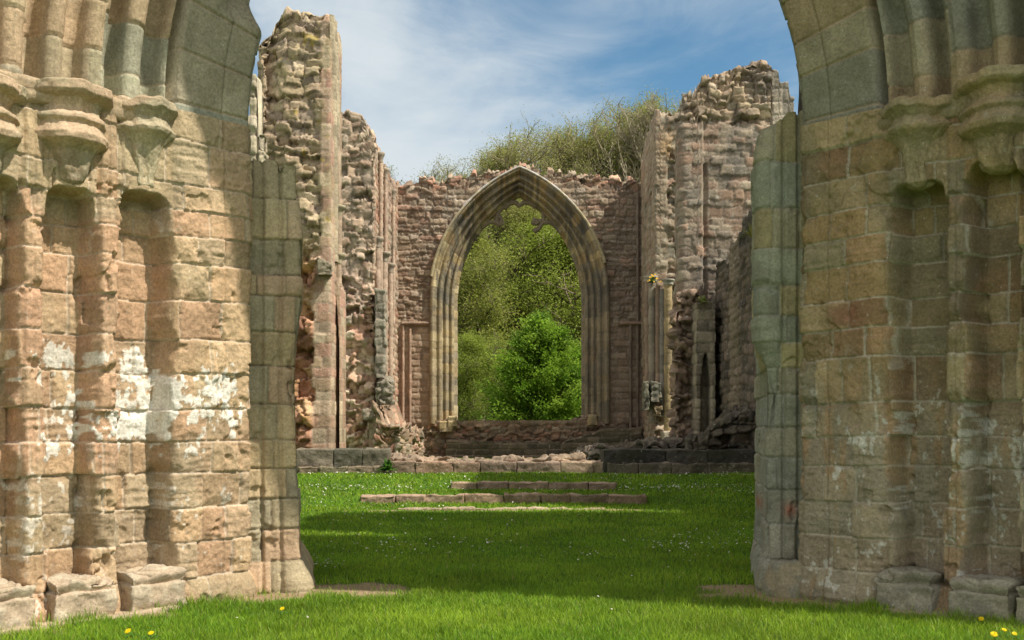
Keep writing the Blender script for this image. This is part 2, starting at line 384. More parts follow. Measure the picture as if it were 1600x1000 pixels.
rng = np.random.default_rng(7)
def in_masonry(x, y):
    """plan footprints where no grass can grow"""
    xl = np.where(x > .13, .26-x, x)      # fold the right jamb on the left one
    line = 7.6+(xl+4.6)/.695*.719         # front of the splay
    a = (xl < -2.52) & (y > line-.13) & (y < 12.2)
    b = (xl < -2.2-.21*np.maximum(y-10.1, 0)) & (y > 9.9) & (y < 12.2)
    return a | b
def build_grass():
    Vs = []; Fs = []; Cs = []; base = 0
    bands = [(7.0, 8.6, 7500, .075, .0042), (8.6, 10.2, 6000, .07, .005), (10.2, 12.5, 2600, .06, .0075), (12.5, 16, 1300, .055, .011), (16, 20.5, 700, .055, .016), (20.5, 25.2, 520, .06, .02)]
    for y0, y1, dens, hh, ww in bands:
        half = .5*y1+.35
        n = int((y1-y0)*2*half*dens)
        x = rng.uniform(-half, half, n); y = rng.uniform(y0, y1, n)
        keep = (abs(x) < .505*y+.25) & ~in_masonry(x, y) & (rng.random(n) > dirt(x, y)*.96)
        # hidden by the jambs
        keep &= ~((y > 12.3) & (abs(x-.25) > .29*y*.9+.3))
        x = x[keep]; y = y[keep]; n = len(x)
        z = G(x, y)
        patch = fbm2(x*1.3, y*1.3, 4, 91)
        tuft = fbm2(x*9, y*9, 2, 14)
        h = hh*(.45+.6*rng.random(n))*(.55+.9*tuft)*(.8+.5*patch)
        near = sum(in_masonry(x+a_, y+b_)*.25 for a_, b_ in ((.2, .1), (-.2, .1), (.1, .25), (-.1, .2))); h = h*(1+1.2*near*(rng.random(n) > .4))
        w = ww*(.7+.6*rng.random(n))
        a = rng.uniform(0, 2*math.pi, n); ln = rng.uniform(.15, .9, n)*h; la = rng.uniform(0, 2*math.pi, n)+.6
        dx = np.cos(a)*w/2; dy = np.sin(a)*w/2; lx = np.cos(la)*ln; ly = np.sin(la)*ln
        p0 = np.stack([x-dx, y-dy, z-.005], -1); p1 = np.stack([x+dx, y+dy, z-.005], -1)
        p2 = np.stack([x+dx*.8+lx*.35, y+dy*.8+ly*.35, z+h*.6], -1); p3 = np.stack([x-dx*.8+lx*.35, y-dy*.8+ly*.35, z+h*.6], -1)
        p4 = np.stack([x+lx, y+ly, z+h], -1)
        V = np.stack([p0, p1, p2, p3, p4], 1).reshape(-1, 3)
        k = np.arange(n)*5+base
        Fs.append((np.stack([k, k+1, k+2, k+3], -1), np.stack([k+3, k+2, k+4], -1)))
        c0 = np.array([.13, .28, .016]); c1 = np.array([.32, .45, .035]); c2 = np.array([.085, .19, .03])
        m = np.clip(rng.random(n)*.6+patch*.9-.25, 0, 1)[:, None]
        c = c0*(1-m)+c1*m; q = (rng.random(n) < .18)[:, None]; c = np.where(q, c2, c)
        dry = (rng.random(n) < .03)[:, None]; c = np.where(dry, np.array([.32, .28, .1]), c)
        c = c*(.8+.4*rng.random(n))[:, None]
        Vs.append(V); Cs.append(np.repeat(c, 5, 0)); base += n*5
    mb = MB(); mb.v = Vs; mb.c = Cs; mb.n = base
    for a, b in Fs: mb.f += [a, b]
    tag(mb.build('grass', M_grass, smooth=False), 'short bright green grass covering the nave floor between the ruined walls', 'grass', kind='stuff')
build_grass()

def build_daisies():
    mb = MB()
    pts = []
    for (u, v, su, sv, n) in [(560, 752, 90, 6, 190), (500, 765, 40, 8, 70), (590, 790, 80, 5, 50), (1090, 758, 90, 10, 230), (1150, 745, 50, 5, 90), (1010, 752, 60, 6, 60),
                              (1120, 850, 65, 12, 85), (1060, 858, 50, 9, 30), (700, 858, 60, 7, 30), (600, 862, 60, 10, 30), (620, 848, 50, 6, 14), (500, 888, 22, 4, 26), (480, 870, 30, 14, 16), (930, 870, 30, 5, 12),
                              (800, 850, 180, 26, 40), (900, 765, 220, 12, 60), (1180, 810, 30, 9, 12), (1110, 905, 60, 8, 6), (560, 810, 90, 7, 26), (650, 770, 120, 10, 40), (740, 955, 330, 16, 10)]:
        for q in range(n):
            uu = rng.normal(u, su); vv = rng.normal(v, sv)
            if vv < 741 or vv > 992: continue
            Y = 1.6*F/(vv-HV)
            for it in range(14):
                Y += .6*((CZ-float(G(px(uu, Y), Y)))*F/(vv-HV)-Y)
            if Y > 24.8 or Y < 7.6: continue
            x = px(uu, Y)
            if in_masonry(np.array(x), np.array(Y)): continue
            pts.append((x, Y))
    for x, y in pts:
        z = float(G(x, y)); far = min(1, max(0, (y-9)/10)); s = .010+.006*far; h = z+.05+.012*rng.random()+.01*far
        n = 8; th = np.linspace(0, 2*math.pi, n, endpoint=False)+rng.random()
        tl = rng.normal(0, .35, 2)
        rr = s*np.where(np.arange(n) % 2, .8, 1.05)
        ring = np.stack([x+rr*np.cos(th), y+rr*np.sin(th), h+rr*(np.cos(th)*tl[0]+np.sin(th)*tl[1])+.002], -1)
        mb.add(np.vstack([ring, [[x, y, h-.002]]]), [np.array([[i, (i+1) % n, n] for i in range(n)])], (.78, .78, .74))
        r2 = np.stack([x+s*.35*np.cos(th), y+s*.35*np.sin(th), np.full(n, h+.004)], -1)
        mb.add(r2, [np.array([list(range(n))])], (.75, .5, .05))
        mb.tube([(x, y, z), (x+.003, y, (z+h)/2), (x, y, h)], .0012, (.1, .2, .03), 3, False)
    tag(mb.build('daisies', M_petal, smooth=False), 'small white daisies scattered in drifts over the lawn', 'daisies', kind='stuff')
build_daisies()

def dandelion(u, v, s, label, zf=None, open_=True):
    Y = 1.6*F/(v+14-HV); x = px(u, Y)
    hz = pz(v, Y)
    t = thing('dandelion', label, 'dandelion', (x, Y, 0), 'yellow dandelions in the grass')
    mb = MB()
    for lay, (n, rr, up) in enumerate([(22, 1, .15), (18, .8, .35), (14, .55, .55), (8, .3, .7)]):
        for i in range(n):
            a = 2*math.pi*i/n+rng.random()*.2; r = s*rr*(.9+.2*rng.random()); w = s*.13
            ca, sa = math.cos(a), math.sin(a)
            tip = np.array([ca*r, sa*r, s*up*.6]); mid = np.array([ca*r*.55, sa*r*.55, s*up*.7]); pr = np.array([-sa, ca, 0])*w
            mb.add([np.array([0, 0, 0]), mid+pr, tip+pr*.6, tip-pr*.6, mid-pr], [np.array([[0, 1, 2, 3, 4]])], (.85, .60 + .08*rng.random(), .01))
    o = mb.build('flower_head', M_petal, t, False); o.location = (0, 0, hz); o.rotation_euler = (.5+.2*rng.random(), .2*rng.normal(), 0)
    mb = MB(); mb.tube([(0.01, 0, 0), (.004, 0, hz*.5), (0, 0, hz)], [.003, .0025, .003], (.16, .22, .05), 6); mb.build('stem', M_petal, t)
    mb = MB()
    for i in range(7):
        a = 2*math.pi*i/7+rng.random()*.5; ca, sa = math.cos(a), math.sin(a); L = .08*(.7+.5*rng.random())
        pts = []; W = [.004, .010, .006, .013, .007, .011, .001]
        Lf = [(ca*L*k/6, sa*L*k/6, .012+.035*math.sin(k/6*2.4)) for k in range(7)]
        V = [(p[0]-sa*w, p[1]+ca*w, p[2]) for p, w in zip(Lf, W)]+[(p[0]+sa*w, p[1]-ca*w, p[2]) for p, w in zip(Lf, W)]
        mb.add(V, [np.array([[k, k+1, k+8, k+7] for k in range(6)])], (.05, .15, .02))
    mb.build('leaf_rosette', M_petal, t, False)
dandelion(200, 986, .024, 'yellow dandelion at the far lower left, beside the left jamb footing')
dandelion(236, 989, .021, 'yellow dandelion second from the left corner, slightly smaller and in front')
dandelion(441, 951, .020, 'yellow dandelion by the dirt in front of the left jamb pilaster')
dandelion(1533, 967, .022, 'yellow dandelion standing higher than the others at lower right')
dandelion(1553, 991, .026, 'large yellow dandelion lowest in the lower right clump')
dandelion(1569, 984, .019, 'small yellow dandelion in the middle of the lower right clump')
dandelion(1585, 990, .018, 'yellow dandelion nearest the right corner of the photo')

# ------------------------------------------------------------------ west doorway: two jambs with their halves of the arch
KZ = 1.15; X0 = .13; AX, AY = -4.6, 7.6; CS, SN = .695, .719
ZS = 4.47                                             # springing
LROWS = [-.6, -.06, .25, .57, .88, 1.20, 1.49, 1.78, 2.10, 2.41, 2.76, 3.09, 3.34, 3.57, 3.81, 4.21, 4.62, 5.2]
RROWS = [-.6, -.05, .30, .61, .93, 1.26, 1.53, 1.84, 2.25, 2.51, 2.77, 3.09, 3.34, 3.60, 3.90, 4.21, 4.62, 5.2]
RECS = {'L': [(.44, .92, 3.60, .27), (1.13, 1.53, 3.60, .30), (1.76, 2.20, 3.67, .28)],
        'R': [(.46, .98, 3.80, .34), (1.06, 1.47, 3.82, .36), (1.66, 2.14, 3.74, .36)]}
SPAL_L = [(.46,.33,.20), (.45,.30,.18), (.38,.30,.19), (.48,.35,.22), (.43,.27,.17), (.43,.34,.23), (.36,.28,.19)]
SPAL_R = [(.31,.215,.105), (.36,.26,.13), (.25,.185,.10), (.34,.27,.16), (.23,.135,.075), (.29,.24,.14), (.38,.24,.13), (.27,.25,.17)]  # right jamb palette: warm shade put into the stone colours

def jamb_pattern(side):
    rows = LROWS if side == 'L' else RROWS; seed = 101 if side == 'L' else 205
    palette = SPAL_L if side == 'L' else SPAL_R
    recs = RECS[side]
    def f(s, Z, X, Y, orders=True):
        # each order carries its own blocks
        edges = np.array([-9.]+[e for r in recs for e in (r[0]-.02, r[1]+.02)]+[2.98, 30.])
        od = np.searchsorted(edges, s)
        wob = (fbm2(s*6, Z*3.2, 3, seed+60)-.5)
        zz = Z+.035*(vn2(s*1.5, Z*.4, seed)-.5)
        a, b, d, r = blocks(s+od*3.7, zz, rows, .46, seed, .012, 5.)
        dord = np.min(np.abs(s[..., None]-edges[None, None, :]), -1)
        er = fbm2(s*2.4, Z*2.1, 4, seed+77)
        j = 1-sst(.004, .013, d)
        worn = sst(.55, .75, fbm2(s*1.3, Z*1.1, 3, seed+33))
        lay = fbm2(s*3, Z*26+2*fbm2(s*2, Z*2, 2, 4), 3, seed+15)
        h = -.020*(1-sst(0, .015, d))+(b-.5)*.034+(fbm2(s*22, Z*22, 4, seed)-.5)*.020+(er-.5)*.06+(lay-.5)*.024*sst(.6, .8, a)
        h = h+(blocks.lz*(hsh(r, od, 3, seed)-.5)+blocks.lt*(b-.5))*.035
        # spalled arrises and block corners
        sp = sst(.54, .66, fbm2(s*5+9, Z*4, 5, seed+41))
        rgh = np.where((s > 2.2), .55, 1.)
        for (s0, s1, _, _) in recs: rgh = np.where((s > s0+.06) & (s < s1-.06), .30, rgh)
        h = h-(sp*.05*sst(.11, .0, d)+.045*sst(.67, .71, fbm2(s*3.2, Z*3.0, 5, seed+45)))*rgh-(er-.5)*.03*(1-rgh)
        for (s0, s1, zt, dp) in recs:
            hw = (s1-s0)/2; sc = (s0+s1)/2+wob*.015
            ze = zt-np.where(abs(s-sc) > hw-.12, .12-np.sqrt(np.maximum(0, .0144-(np.minimum(abs(s-sc), hw)-hw+.12)**2)), 0)
            ew = .02+.035*sst(.45, .7, er)
            jag = (fbm2(s*0+sc*3, Z*5, 4, seed+int(s0*100))-.5)*.075+(hsh(r, int(s0*10), 0, seed)-.5)*.065
            inside = sst(-ew, ew, hw-abs(s-sc)+jag)
            up = sst(-.03, .03, ze-Z)*sst(.22, .30, Z)
            h = h-inside*up*dp
        # ridge tops rounded a little between recesses, with a split line
        for k in range(len(recs)-1):
            m = (recs[k][1]+recs[k+1][0])/2; h = h-.03*sst(.05, .09, abs(s-m))*(abs(s-m) < .13)-.014*sst(.012, .0, abs(s-m+.01*wob))*(Z < 4.5)
        h = h-.018*sst(.014, 0, abs(s-2.72-.01*wob))      # arris line on the pilaster
        h = h+.05*sst(2.18, 2.3, s)*(s < 3.2)
        h = h+sst(.34, .05, Z)*.07                        # spread at the foot
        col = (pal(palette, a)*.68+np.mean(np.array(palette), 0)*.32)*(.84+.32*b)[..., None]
        hi = fbm2(s*1.1, Z*.9, 3, seed+90)
        if side == 'L':
            col = mixc(col, (.47,.30,.19), sst(.5, .64, fbm2(s*2.2, Z*1.3, 3, seed+22))*.4*(Z < 3.4))
            col = mixc(col, (.36,.33,.22), sst(3.5, 4.2, Z)*.35)
            ridge = np.zeros_like(s)
            for k in range(len(recs)-1): ridge = np.maximum(ridge, (s > recs[k][1]-.03) & (s < recs[k+1][0]+.03))
            col = mixc(col, (.50,.30,.20), ridge*.5*sst(3.6, 3.0, Z)*sst(.9, 1.5, Z))
            # remains of white limewash
            wl = .55*fbm2(s*26, Z*15, 5, 700)+.45*fbm2(s*7, Z*5, 3, 705)+.30*(fbm2(s*2, Z*2.2, 2, 710)-.5)
            win = sst(1.25, 1.65, Z)*sst(2.42, 2.15, Z+.25*(fbm2(s*3, Z*0, 2, 3)-.5))*sst(.8, 1.2, s)*sst(2.95, 2.8, s)
            wmask = sst(.515, .525, wl+.10*(win-1)-.03*(1-sst(0, .02, d)))*(win > .1)
            wmask = np.maximum(wmask, sst(.67, .70, wl)*sst(2.3, 1.5, Z)*.6)
            col = mixc(col, (.74,.71,.65), wmask*.9); h = h+wmask*.006
            col = mixc(col, (.58,.50,.40), j*.6)
        else:
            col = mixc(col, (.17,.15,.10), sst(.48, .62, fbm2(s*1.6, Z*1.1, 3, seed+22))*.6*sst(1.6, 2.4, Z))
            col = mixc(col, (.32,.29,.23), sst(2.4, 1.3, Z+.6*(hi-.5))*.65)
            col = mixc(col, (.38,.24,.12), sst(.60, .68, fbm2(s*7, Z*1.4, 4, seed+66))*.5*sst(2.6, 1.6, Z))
            wl = .5*fbm2(s*28, Z*18, 5, 720)+.5*fbm2(s*8, Z*6, 4, 721); wmask = sst(.64, .65, wl+.16*np.exp(-((s-1.3)**2)*5-((Z-1.35)**2)*12))*sst(2.6, 1.6, Z)
            col = mixc(col, (.55,.55,.50), wmask*.8)
            col = mixc(col, (.46,.43,.34), j*.8)
            red = np.exp(-(((s-2.55)/.17)**4)-(((Z-2.64)/.11)**4)); col = mixc(col, (.27,.13,.085), red*.8)
        return h, col
    return f

def path_samples(pts, res):
    pts = np.array(pts, float); out = []; ss = []; nr = []; s = 0
    for i in range(len(pts)-1):
        L = np.linalg.norm(pts[i+1]-pts[i]); n = max(2, int(L/res[i])); t = np.arange(n)/n
        out.append(pts[i]+(pts[i+1]-pts[i])*t[:, None]); ss.append(s+L*t)
        d = (pts[i+1]-pts[i])/L; nr.append(np.tile([d[1], -d[0]], (n, 1))); s += L
    out.append(pts[-1:]); ss.append([s]); nr.append(nr[-1][-1:])
    o = np.concatenate(out); s = np.concatenate(ss); n = np.concatenate(nr)
    k = 5; ker = np.ones(k)/k
    n = np.stack([np.convolve(np.pad(n[:, q], k//2, 'edge'), ker, 'valid') for q in (0, 1)], -1)
    n /= np.linalg.norm(n, axis=1)[:, None]
    return o, s, n

SL = 2.96           # splay length (to the inner arris)
CX, CY = AX+SL*CS, AY+SL*SN
def jamb(side):
    fl = (lambda x: x) if side == 'L' else (lambda x: 2*X0-x)
    sg = 1 if side == 'L' else -1
    mat = M_near if side == 'L' else M_nearR
    if side == 'L': t = thing('doorway_jamb', 'sunlit left jamb of the great doorway, with white limewash patches and carved capitals', 'doorway jamb', (fl(-3.4), 9.0, 0))
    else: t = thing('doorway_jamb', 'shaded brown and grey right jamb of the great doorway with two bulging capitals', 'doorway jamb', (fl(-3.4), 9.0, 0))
    pat = jamb_pattern(side)
    # ---- shaft: outer wall, splay, back
    pts = [(-11, AY), (AX-.0, AY), (CX, CY), (CX-.03, CY+.12), (CX-1.7, 12.4), (-11, 12.4)]
    o, s, n = path_samples(pts, [.12, .0095, .01, .05, .3])
    s0 = 11-4.6; s = s-s0
    z = np.arange(-.15, ZS+.001, .0105)
    S, Z = np.meshgrid(s, z, indexing='ij'); X = np.repeat(o[:, :1], len(z), 1); Y = np.repeat(o[:, 1:], len(z), 1)
    h, col = pat(S, Z, X, Y)
    h = np.where(S < -.1, (h)*.6, h)
    Pn = np.stack([fl(X+n[:, None, 0]*h), Y+n[:, None, 1]*h, Z], -1)
    mb = MB(); mb.grid(Pn, col); put(mb.build('shaft_wall', mat), t)
    # ---- archivolt: mouldings revolved about the arch axis
    ptsA = [(AX-.02, AY), (CX, CY), (CX-.03, CY+.14), (CX-1.7, 12.4)]
    oA, sA, nA = path_samples(ptsA, [.011, .012, .06])
    bnd = [.04, .30, .46, .62, .80, .98, 1.14, 1.30, 1.46, 1.66, 1.80, 1.98, 2.14, 2.26]
    def mould(S):
        h = np.full(np.shape(S), -.16)
        for k in range(len(bnd)-1):
            c = (bnd[k]+bnd[k+1])/2; w = (bnd[k+1]-bnd[k])/2
            roll = k % 2 == 0
            m = abs(S-c) <= w; q = np.clip(1-((S-c)/w)**2, 0, 1)
            if roll: h = np.where(m, -.13+.11*np.sqrt(q)+.012*sst(.02, 0, abs(S-c)), h)
            else: h = np.where(m, -.13-.19*np.sqrt(q)*(1 if k % 4 == 1 else .55), h)
        h = np.where(S > 2.26, .03-.02*sst(2.3, 2.26, S)-.02*sst(.016, 0, abs(S-2.73)), h)
        h = np.where((S > 2.19) & (S < 2.262), -.22, h)
        h = np.where(S < .04, .02, h)
        return h
    th = np.arange(0, 90.01, .22)*math.pi/180
    rr = X0-oA[:, 0]
    Sg, TH = np.meshgrid(sA, th, indexing='ij')
    Rr = np.repeat(rr[:, None], len(th), 1)
    brk = (.16+.25*(fbm2(Sg*4, (ZS+KZ*Rr*np.sin(TH))*4, 3, 6)-.3))*sst(5.38, 5.6, ZS+KZ*Rr*np.sin(TH))*sst(2.5, 2.9, Sg) if side == 'L' else 0
    order = np.searchsorted(np.array([.55, 1.06, 1.60, 2.23, 3.02]), Sg)
    arc = TH*(2.75+.45*(4-np.minimum(order, 4)))
    rowsA = mkrows(-.12, 9, .27, .40, 900+(side == 'R'))
    a, b, d, r = blocks(np.zeros_like(arc)+order*5.0+.5, arc+.13*order, rowsA, 3., 333+(side == 'R'), .006, 4)
    drow = d
    h = mould(Sg)-.026*(1-sst(0, .016, drow))+(b-.5)*.018+(fbm2(Sg*14, arc*14, 3, 3)-.5)*.012+(fbm2(Sg*2.5, arc*2.5, 3, 8)-.5)*.02
    torn = Sg > 3.10
    rub = rubble(50, .16, .11, BROWN, amp=.14, depth=.06, noise=.04)
    Xt = -Rr*np.cos(TH); Zt = ZS+KZ*Rr*np.sin(TH); Yt = np.repeat(oA[:, 1:], len(th), 1)
    hr, cr = rub(Xt, Yt, Zt, Xt)
    h = np.where(torn, hr*.8*sst(3.1, 3.3, Sg), h)
    if side == 'L': pc = [(.38,.34,.23), (.35,.34,.25), (.42,.35,.22), (.42,.32,.21), (.34,.33,.25), (.44,.36,.24)]
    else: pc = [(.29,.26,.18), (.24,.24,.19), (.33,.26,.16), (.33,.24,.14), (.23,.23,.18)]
    col = pal(pc, a)*(.85+.3*b)[..., None]
    if side == 'L': col = mixc(col, (.44,.31,.21), (Sg < 1.5)*.3); col = mixc(col, (.21,.23,.20), ((Sg > 2.26) & (Sg < 3.1))*.45)  # sunlit outer orders and shaded inner arch put into the colour
    col = mixc(col, (.50,.38,.26), (1-sst(.003, .011, drow))*.5)
    col = np.where(torn[..., None], cr, col)
    # displacement normal: plan normal (nx in radial sense)
    RR = Rr-nA[:, None, 0]*h+brk; YY = Yt+nA[:, None, 1]*h
    Pn = np.stack([fl(X0-RR*np.cos(TH)), YY, ZS+KZ*RR*np.sin(TH)], -1)
    mb = MB(); mb.grid(Pn, col); put(mb.build('archivolt', M_carved if side == 'L' else mat), t)
    # ---- spandrel wall above, front and back
    cp = coursed(61, .22, .34, .5, SPAL_L if side == 'L' else SPAL_R, amp=.02, joint=.02, depth=.02)
    topw = lambda x: 10.1-1.6*sst(.8, 4.2, abs(x-X0))
    mb = MB()
    for (r0, yw, dirn) in ((X0-AX, AY, 1), (X0-(CX-1.7), 12.4, -1)):
        thh = np.linspace(0, math.pi/2, 90); q = np.linspace(0, 1, 60)
        T, Q = np.meshgrid(thh, q, indexing='ij')
        ro = np.minimum((11+X0)/np.maximum(np.cos(T), 1e-6), (topw(X0-8*np.cos(T))-ZS+.0)/np.maximum(np.sin(T), 1e-6))
        ro = np.maximum(ro, r0+.25)
        rad = r0+(ro-r0)*Q
        xx = X0-rad*np.cos(T); kz = KZ+(1-KZ)*Q; zz = ZS+kz*rad*np.sin(T)
        hh, cc = cp(xx, xx*0+yw, zz, xx)
        mb.grid(np.stack([fl(xx), yw-dirn*hh*(Q > .02), zz], -1), cc)
    # top of that wall
    xx = np.linspace(-11, X0, 90); yy = np.linspace(AY, 12.4, 30); XX, YY = np.meshgrid(xx, yy, indexing='ij')
    tz = np.maximum(topw(XX), ZS+1.12*np.sqrt(np.maximum(0, (4.97+.0*XX)**2-(XX-X0)**2))*(abs(XX-X0) < 4.97))
    hh, cc = rub(XX, YY, tz, XX)
    mb.grid(np.stack([fl(XX), YY, tz+hh*1.2], -1), cc)
    put(mb.build('upper_wall', mat), t)
    # ---- capitals
    def SNp(s, nn): return AX+s*CS+nn*SN, AY+s*SN-nn*CS
    caps = [(.60, 4.36, 1.12, 1), (1.33, 4.45, 1.04, 1), (1.98, 4.49, .98, 0)] if side == 'L' else [(.55, 4.50, 1.10, 1), (1.22, 4.52, 1.06, 1), (1.90, 4.47, 1.06, 0)]
    for ci, (sc, zt, k, kind) in enumerate(caps):
        cx, cy = SNp(sc, -.10)
        if kind: prof = [(0, .10), (0, .30), (-.02, .345), (-.09, .35), (-.115, .325), (-.14, .27), (-.20, .245), (-.24, .255), (-.27, .30), (-.30, .305), (-.33, .27), (-.37, .29), (-.42, .33), (-.47, .32), (-.50, .27), (-.54, .22), (-.62, .195), (-.70, .175), (-.78, .14), (-.82, .08), (-.83, .0)]
        else: prof = [(0, .10), (0, .27), (-.02, .31), (-.09, .325), (-.12, .29), (-.17, .25), (-.22, .27), (-.26, .30), (-.29, .285), (-.33, .24), (-.40, .19), (-.48, .155), (-.58, .13), (-.68, .12), (-.74, .125), (-.78, .08), (-.80, 0)]
        zz = np.array([p[0] for p in prof]); rr_ = np.array([p[1] for p in prof])
        L = np.concatenate([[0], np.cumsum(np.hypot(np.diff(zz), np.diff(rr_)))])
        q = np.linspace(0, L[-1], 130); zq = np.interp(q, L, zz); rq = np.interp(q, L, rr_)*k
        if side == 'R': zq = zq*.96
        a_ = np.linspace(0, 2*math.pi, 150, endpoint=False)
        A, Q = np.meshgrid(a_, np.arange(130), indexing='ij')
        z_ = zt+zq[Q]; r_ = rq[Q]
        sq = 1/np.maximum(abs(np.cos(A)), abs(np.sin(A))); sq = 1+(sq-1)*.25*sst(-.6, -.1, z_-zt)
        leaf = .020*np.cos(A*6+ci)*sst(-.33, -.5, z_-zt)*sst(-.8, -.7, z_-zt)
        er = fbm3(np.cos(A)*2+ci*5, np.sin(A)*2, z_*5, 4, 400+ci+(side == 'R')*9)-.5
        r_ = r_*sq+(leaf+er*.075)*sst(0, .12, r_)+(fbm3(np.cos(A)*9, np.sin(A)*9, z_*22, 3, 77)-.5)*.022
        wav = (fbm2(np.cos(A)*1.6+ci*3, np.sin(A)*1.6, 3, 88)-.5)*.09
        xx = cx+r_*np.cos(A)*.97; yy = cy+r_*np.sin(A)*.9
        zf = z_+wav*sst(-.5, 0, z_-zt)+(ci*0)
        if side == 'L':
            cc = np.empty(A.shape+(3,)); cc[:] = (.47, .35, .24); n_ = fbm3(xx*3, yy*3, zf*3, 3, 5)
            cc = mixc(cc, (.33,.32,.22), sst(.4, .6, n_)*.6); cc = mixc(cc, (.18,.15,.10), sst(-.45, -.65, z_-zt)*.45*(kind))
        else:
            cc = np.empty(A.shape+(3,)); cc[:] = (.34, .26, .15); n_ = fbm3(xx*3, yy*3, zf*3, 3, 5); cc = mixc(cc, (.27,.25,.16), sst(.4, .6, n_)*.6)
        mb = MB(); mb.grid(np.stack([fl(xx), yy, zf], -1), cc, closeu=True)
        put(mb.build('capital', M_carved if side == 'L' else mat), t)
    # ---- abacus slab running behind the capitals
    mb = MB(); q = np.linspace(.1, 2.24, 240)
    prof = np.array([(-.2, -.16), (.02, -.15), (.05, -.12), (.06, -.07), (.04, -.03), (.055, 0.0), (.05, .03), (.0, .05), (-.2, .055)])
    S2, Kk = np.meshgrid(q, np.arange(len(prof)), indexing='ij')
    nn = prof[Kk, 0]+(fbm2(S2*6, Kk*1.3, 3, 12)-.5)*.06+.05*np.cos((S2-1.26)*2*math.pi/.68)*(prof[Kk, 0] > 0)
    zz = 4.41+prof[Kk, 1]+(fbm2(S2*4, Kk*.2, 3, 13)-.5)*.05
    xx, yy = SNp(S2, nn)
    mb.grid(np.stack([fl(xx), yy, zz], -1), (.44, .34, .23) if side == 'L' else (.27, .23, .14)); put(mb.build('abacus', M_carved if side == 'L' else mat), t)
    # ---- bases of the lost shafts: drum-topped blocks at the foot of each recess
    bp = [(s0_+s1_)/2+.05 for (s0_, s1_, _, _) in RECS[side]]
    for bi, sc in enumerate(bp):
        mb = MB(); hw = .245
        def topf(x, y, sc=sc):
            return .32+(fbm2(x*5, y*5, 4, 4)-.5)*.07
        def bpat(X, Y, Z, tt, bi=bi):
            n_ = fbm3(X*6, Y*6, Z*6, 4, 55+bi)
            hh = (n_-.5)*.10-.045*sst(.24, .27, Z)*sst(.33, .29, Z)+.02*sst(.30, .33, Z)-.05*sst(-.3, .3, .12-Z)*0
            c = np.empty(X.shape+(3,)); c[:] = (.43, .34, .25) if side == 'L' else (.31, .29, .23)
            return hh, mixc(c, (.50,.44,.34) if side == 'L' else (.22,.21,.17), sst(.5, .62, n_)*.6)
        quad = [SNp(sc-hw, .15), SNp(sc+hw, .15), SNp(sc+hw, -.32), SNp(sc-hw, -.32)]
        quad = [(fl(p[0]), p[1]) for p in quad]
        if side == 'R': quad = quad[::-1]
        solid(mb, quad, -.1, topf, .013, bpat)
        o_ = put(mb.build('shaft_base', mat), t)
        # worn ring the shaft stood on
        cx, cy = SNp(sc, -.06); a_ = np.linspace(0, 2*math.pi, 80, endpoint=False)
        pr = np.array([(.19, .29), (.205, .32), (.20, .345), (.175, .355), (.16, .34), (.13, .332), (0.001, .33)])
        A, Kk = np.meshgrid(a_, np.arange(len(pr)), indexing='ij')
        r_ = pr[Kk, 0]+(fbm3(np.cos(A)*3, np.sin(A)*3, Kk*.5, 3, bi)-.5)*.03
        mb = MB(); mb.grid(np.stack([fl(cx+r_*np.cos(A)), cy+r_*np.sin(A), pr[Kk, 1]+(fbm2(np.cos(A)*3, np.sin(A)*3, 2, bi)-.5)*.03], -1), (.46, .37, .27) if side == 'L' else (.32, .30, .24), closeu=True)
        putsub(mb.build('shaft_seat', mat), o_, t)
    # ---- footing slab, slightly proud of everything
    mb = MB()
    def fpat(X, Y, Z, tt):
        n_ = fbm3(X*4, Y*4, Z*4, 4, 66); a, b, d, r = blocks(X*1.2+Y*.8, Z*0+.5, [0, 1], .7, 9, .02)
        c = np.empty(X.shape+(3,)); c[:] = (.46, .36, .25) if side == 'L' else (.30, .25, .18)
        return (n_-.5)*.05-.015*(1-sst(0, .02, d)), c*(.85+.3*n_)[..., None]
    quad = [SNp(-.1, .22), SNp(2.2, .22), SNp(2.2, -.2), SNp(-.1, -.2)]; quad = [(fl(p[0]), p[1]) for p in quad]
    if side == 'R': quad = quad[::-1]
    solid(mb, quad, -.2, lambda x, y: .035+(fbm2(x*3, y*3, 2, 6)-.5)*.03, .03, fpat)
    put(mb.build('footing', mat), t)
    # ---- inner jamb (the rebate pier): lower, eroded, in shade
    mb = MB(); rows = [-.4, 0, .31, .62, .92, 1.22, 1.5, 1.85, 2.22, 2.55, 2.9, 3.1, 3.45, 3.85, 4.3, 4.8] if side == 'L' else [-.4, 0, .31, .66, 1.0, 1.32, 1.62, 1.94, 2.2, 2.44, 2.7, 3.0, 3.35, 3.75, 4.2, 4.8]
    if side == 'L':
        ex = interp([-.1, .1, .35, .9, 1.4, 1.7, 2.0, 2.3, 2.8, 3.0, 3.6, 3.9, 4.4], [.13, .10, .035, .02, -.02, -.03, -.06, -.04, .03, .05, .03, -.01, -.04])
        quad = [(-2.62, 9.93), (-2.12, 10.10), (-2.52, 12.0), (-3.4, 12.0)]; ztop = lambda x, y: 4.24+(fbm2(x*5, y*5, 2, 3)-.5)*.03
        grooves = [-2.44, -2.27]; pcs = [(.46,.36,.22), (.42,.35,.23), (.48,.37,.23), (.38,.33,.23), (.46,.33,.22)]
    else:
        ex = interp([-.1, .25, .32, .9, 1.5, 1.72, 1.9, 2.15, 2.45, 3.5, 4.2, 4.45, 4.62, 4.8], [.02, .03, .0, 0., .0, -.06, -.09, -.05, .12, .13, .12, .08, .0, -.06])
        quad = [(2.9, 9.93), (2.82, 12.0), (2.55, 12.0), (2.50, 10.15)]; quad = [(3.08, 9.93), (3.6, 12.0), (2.86, 12.0), (2.50, 10.08)]
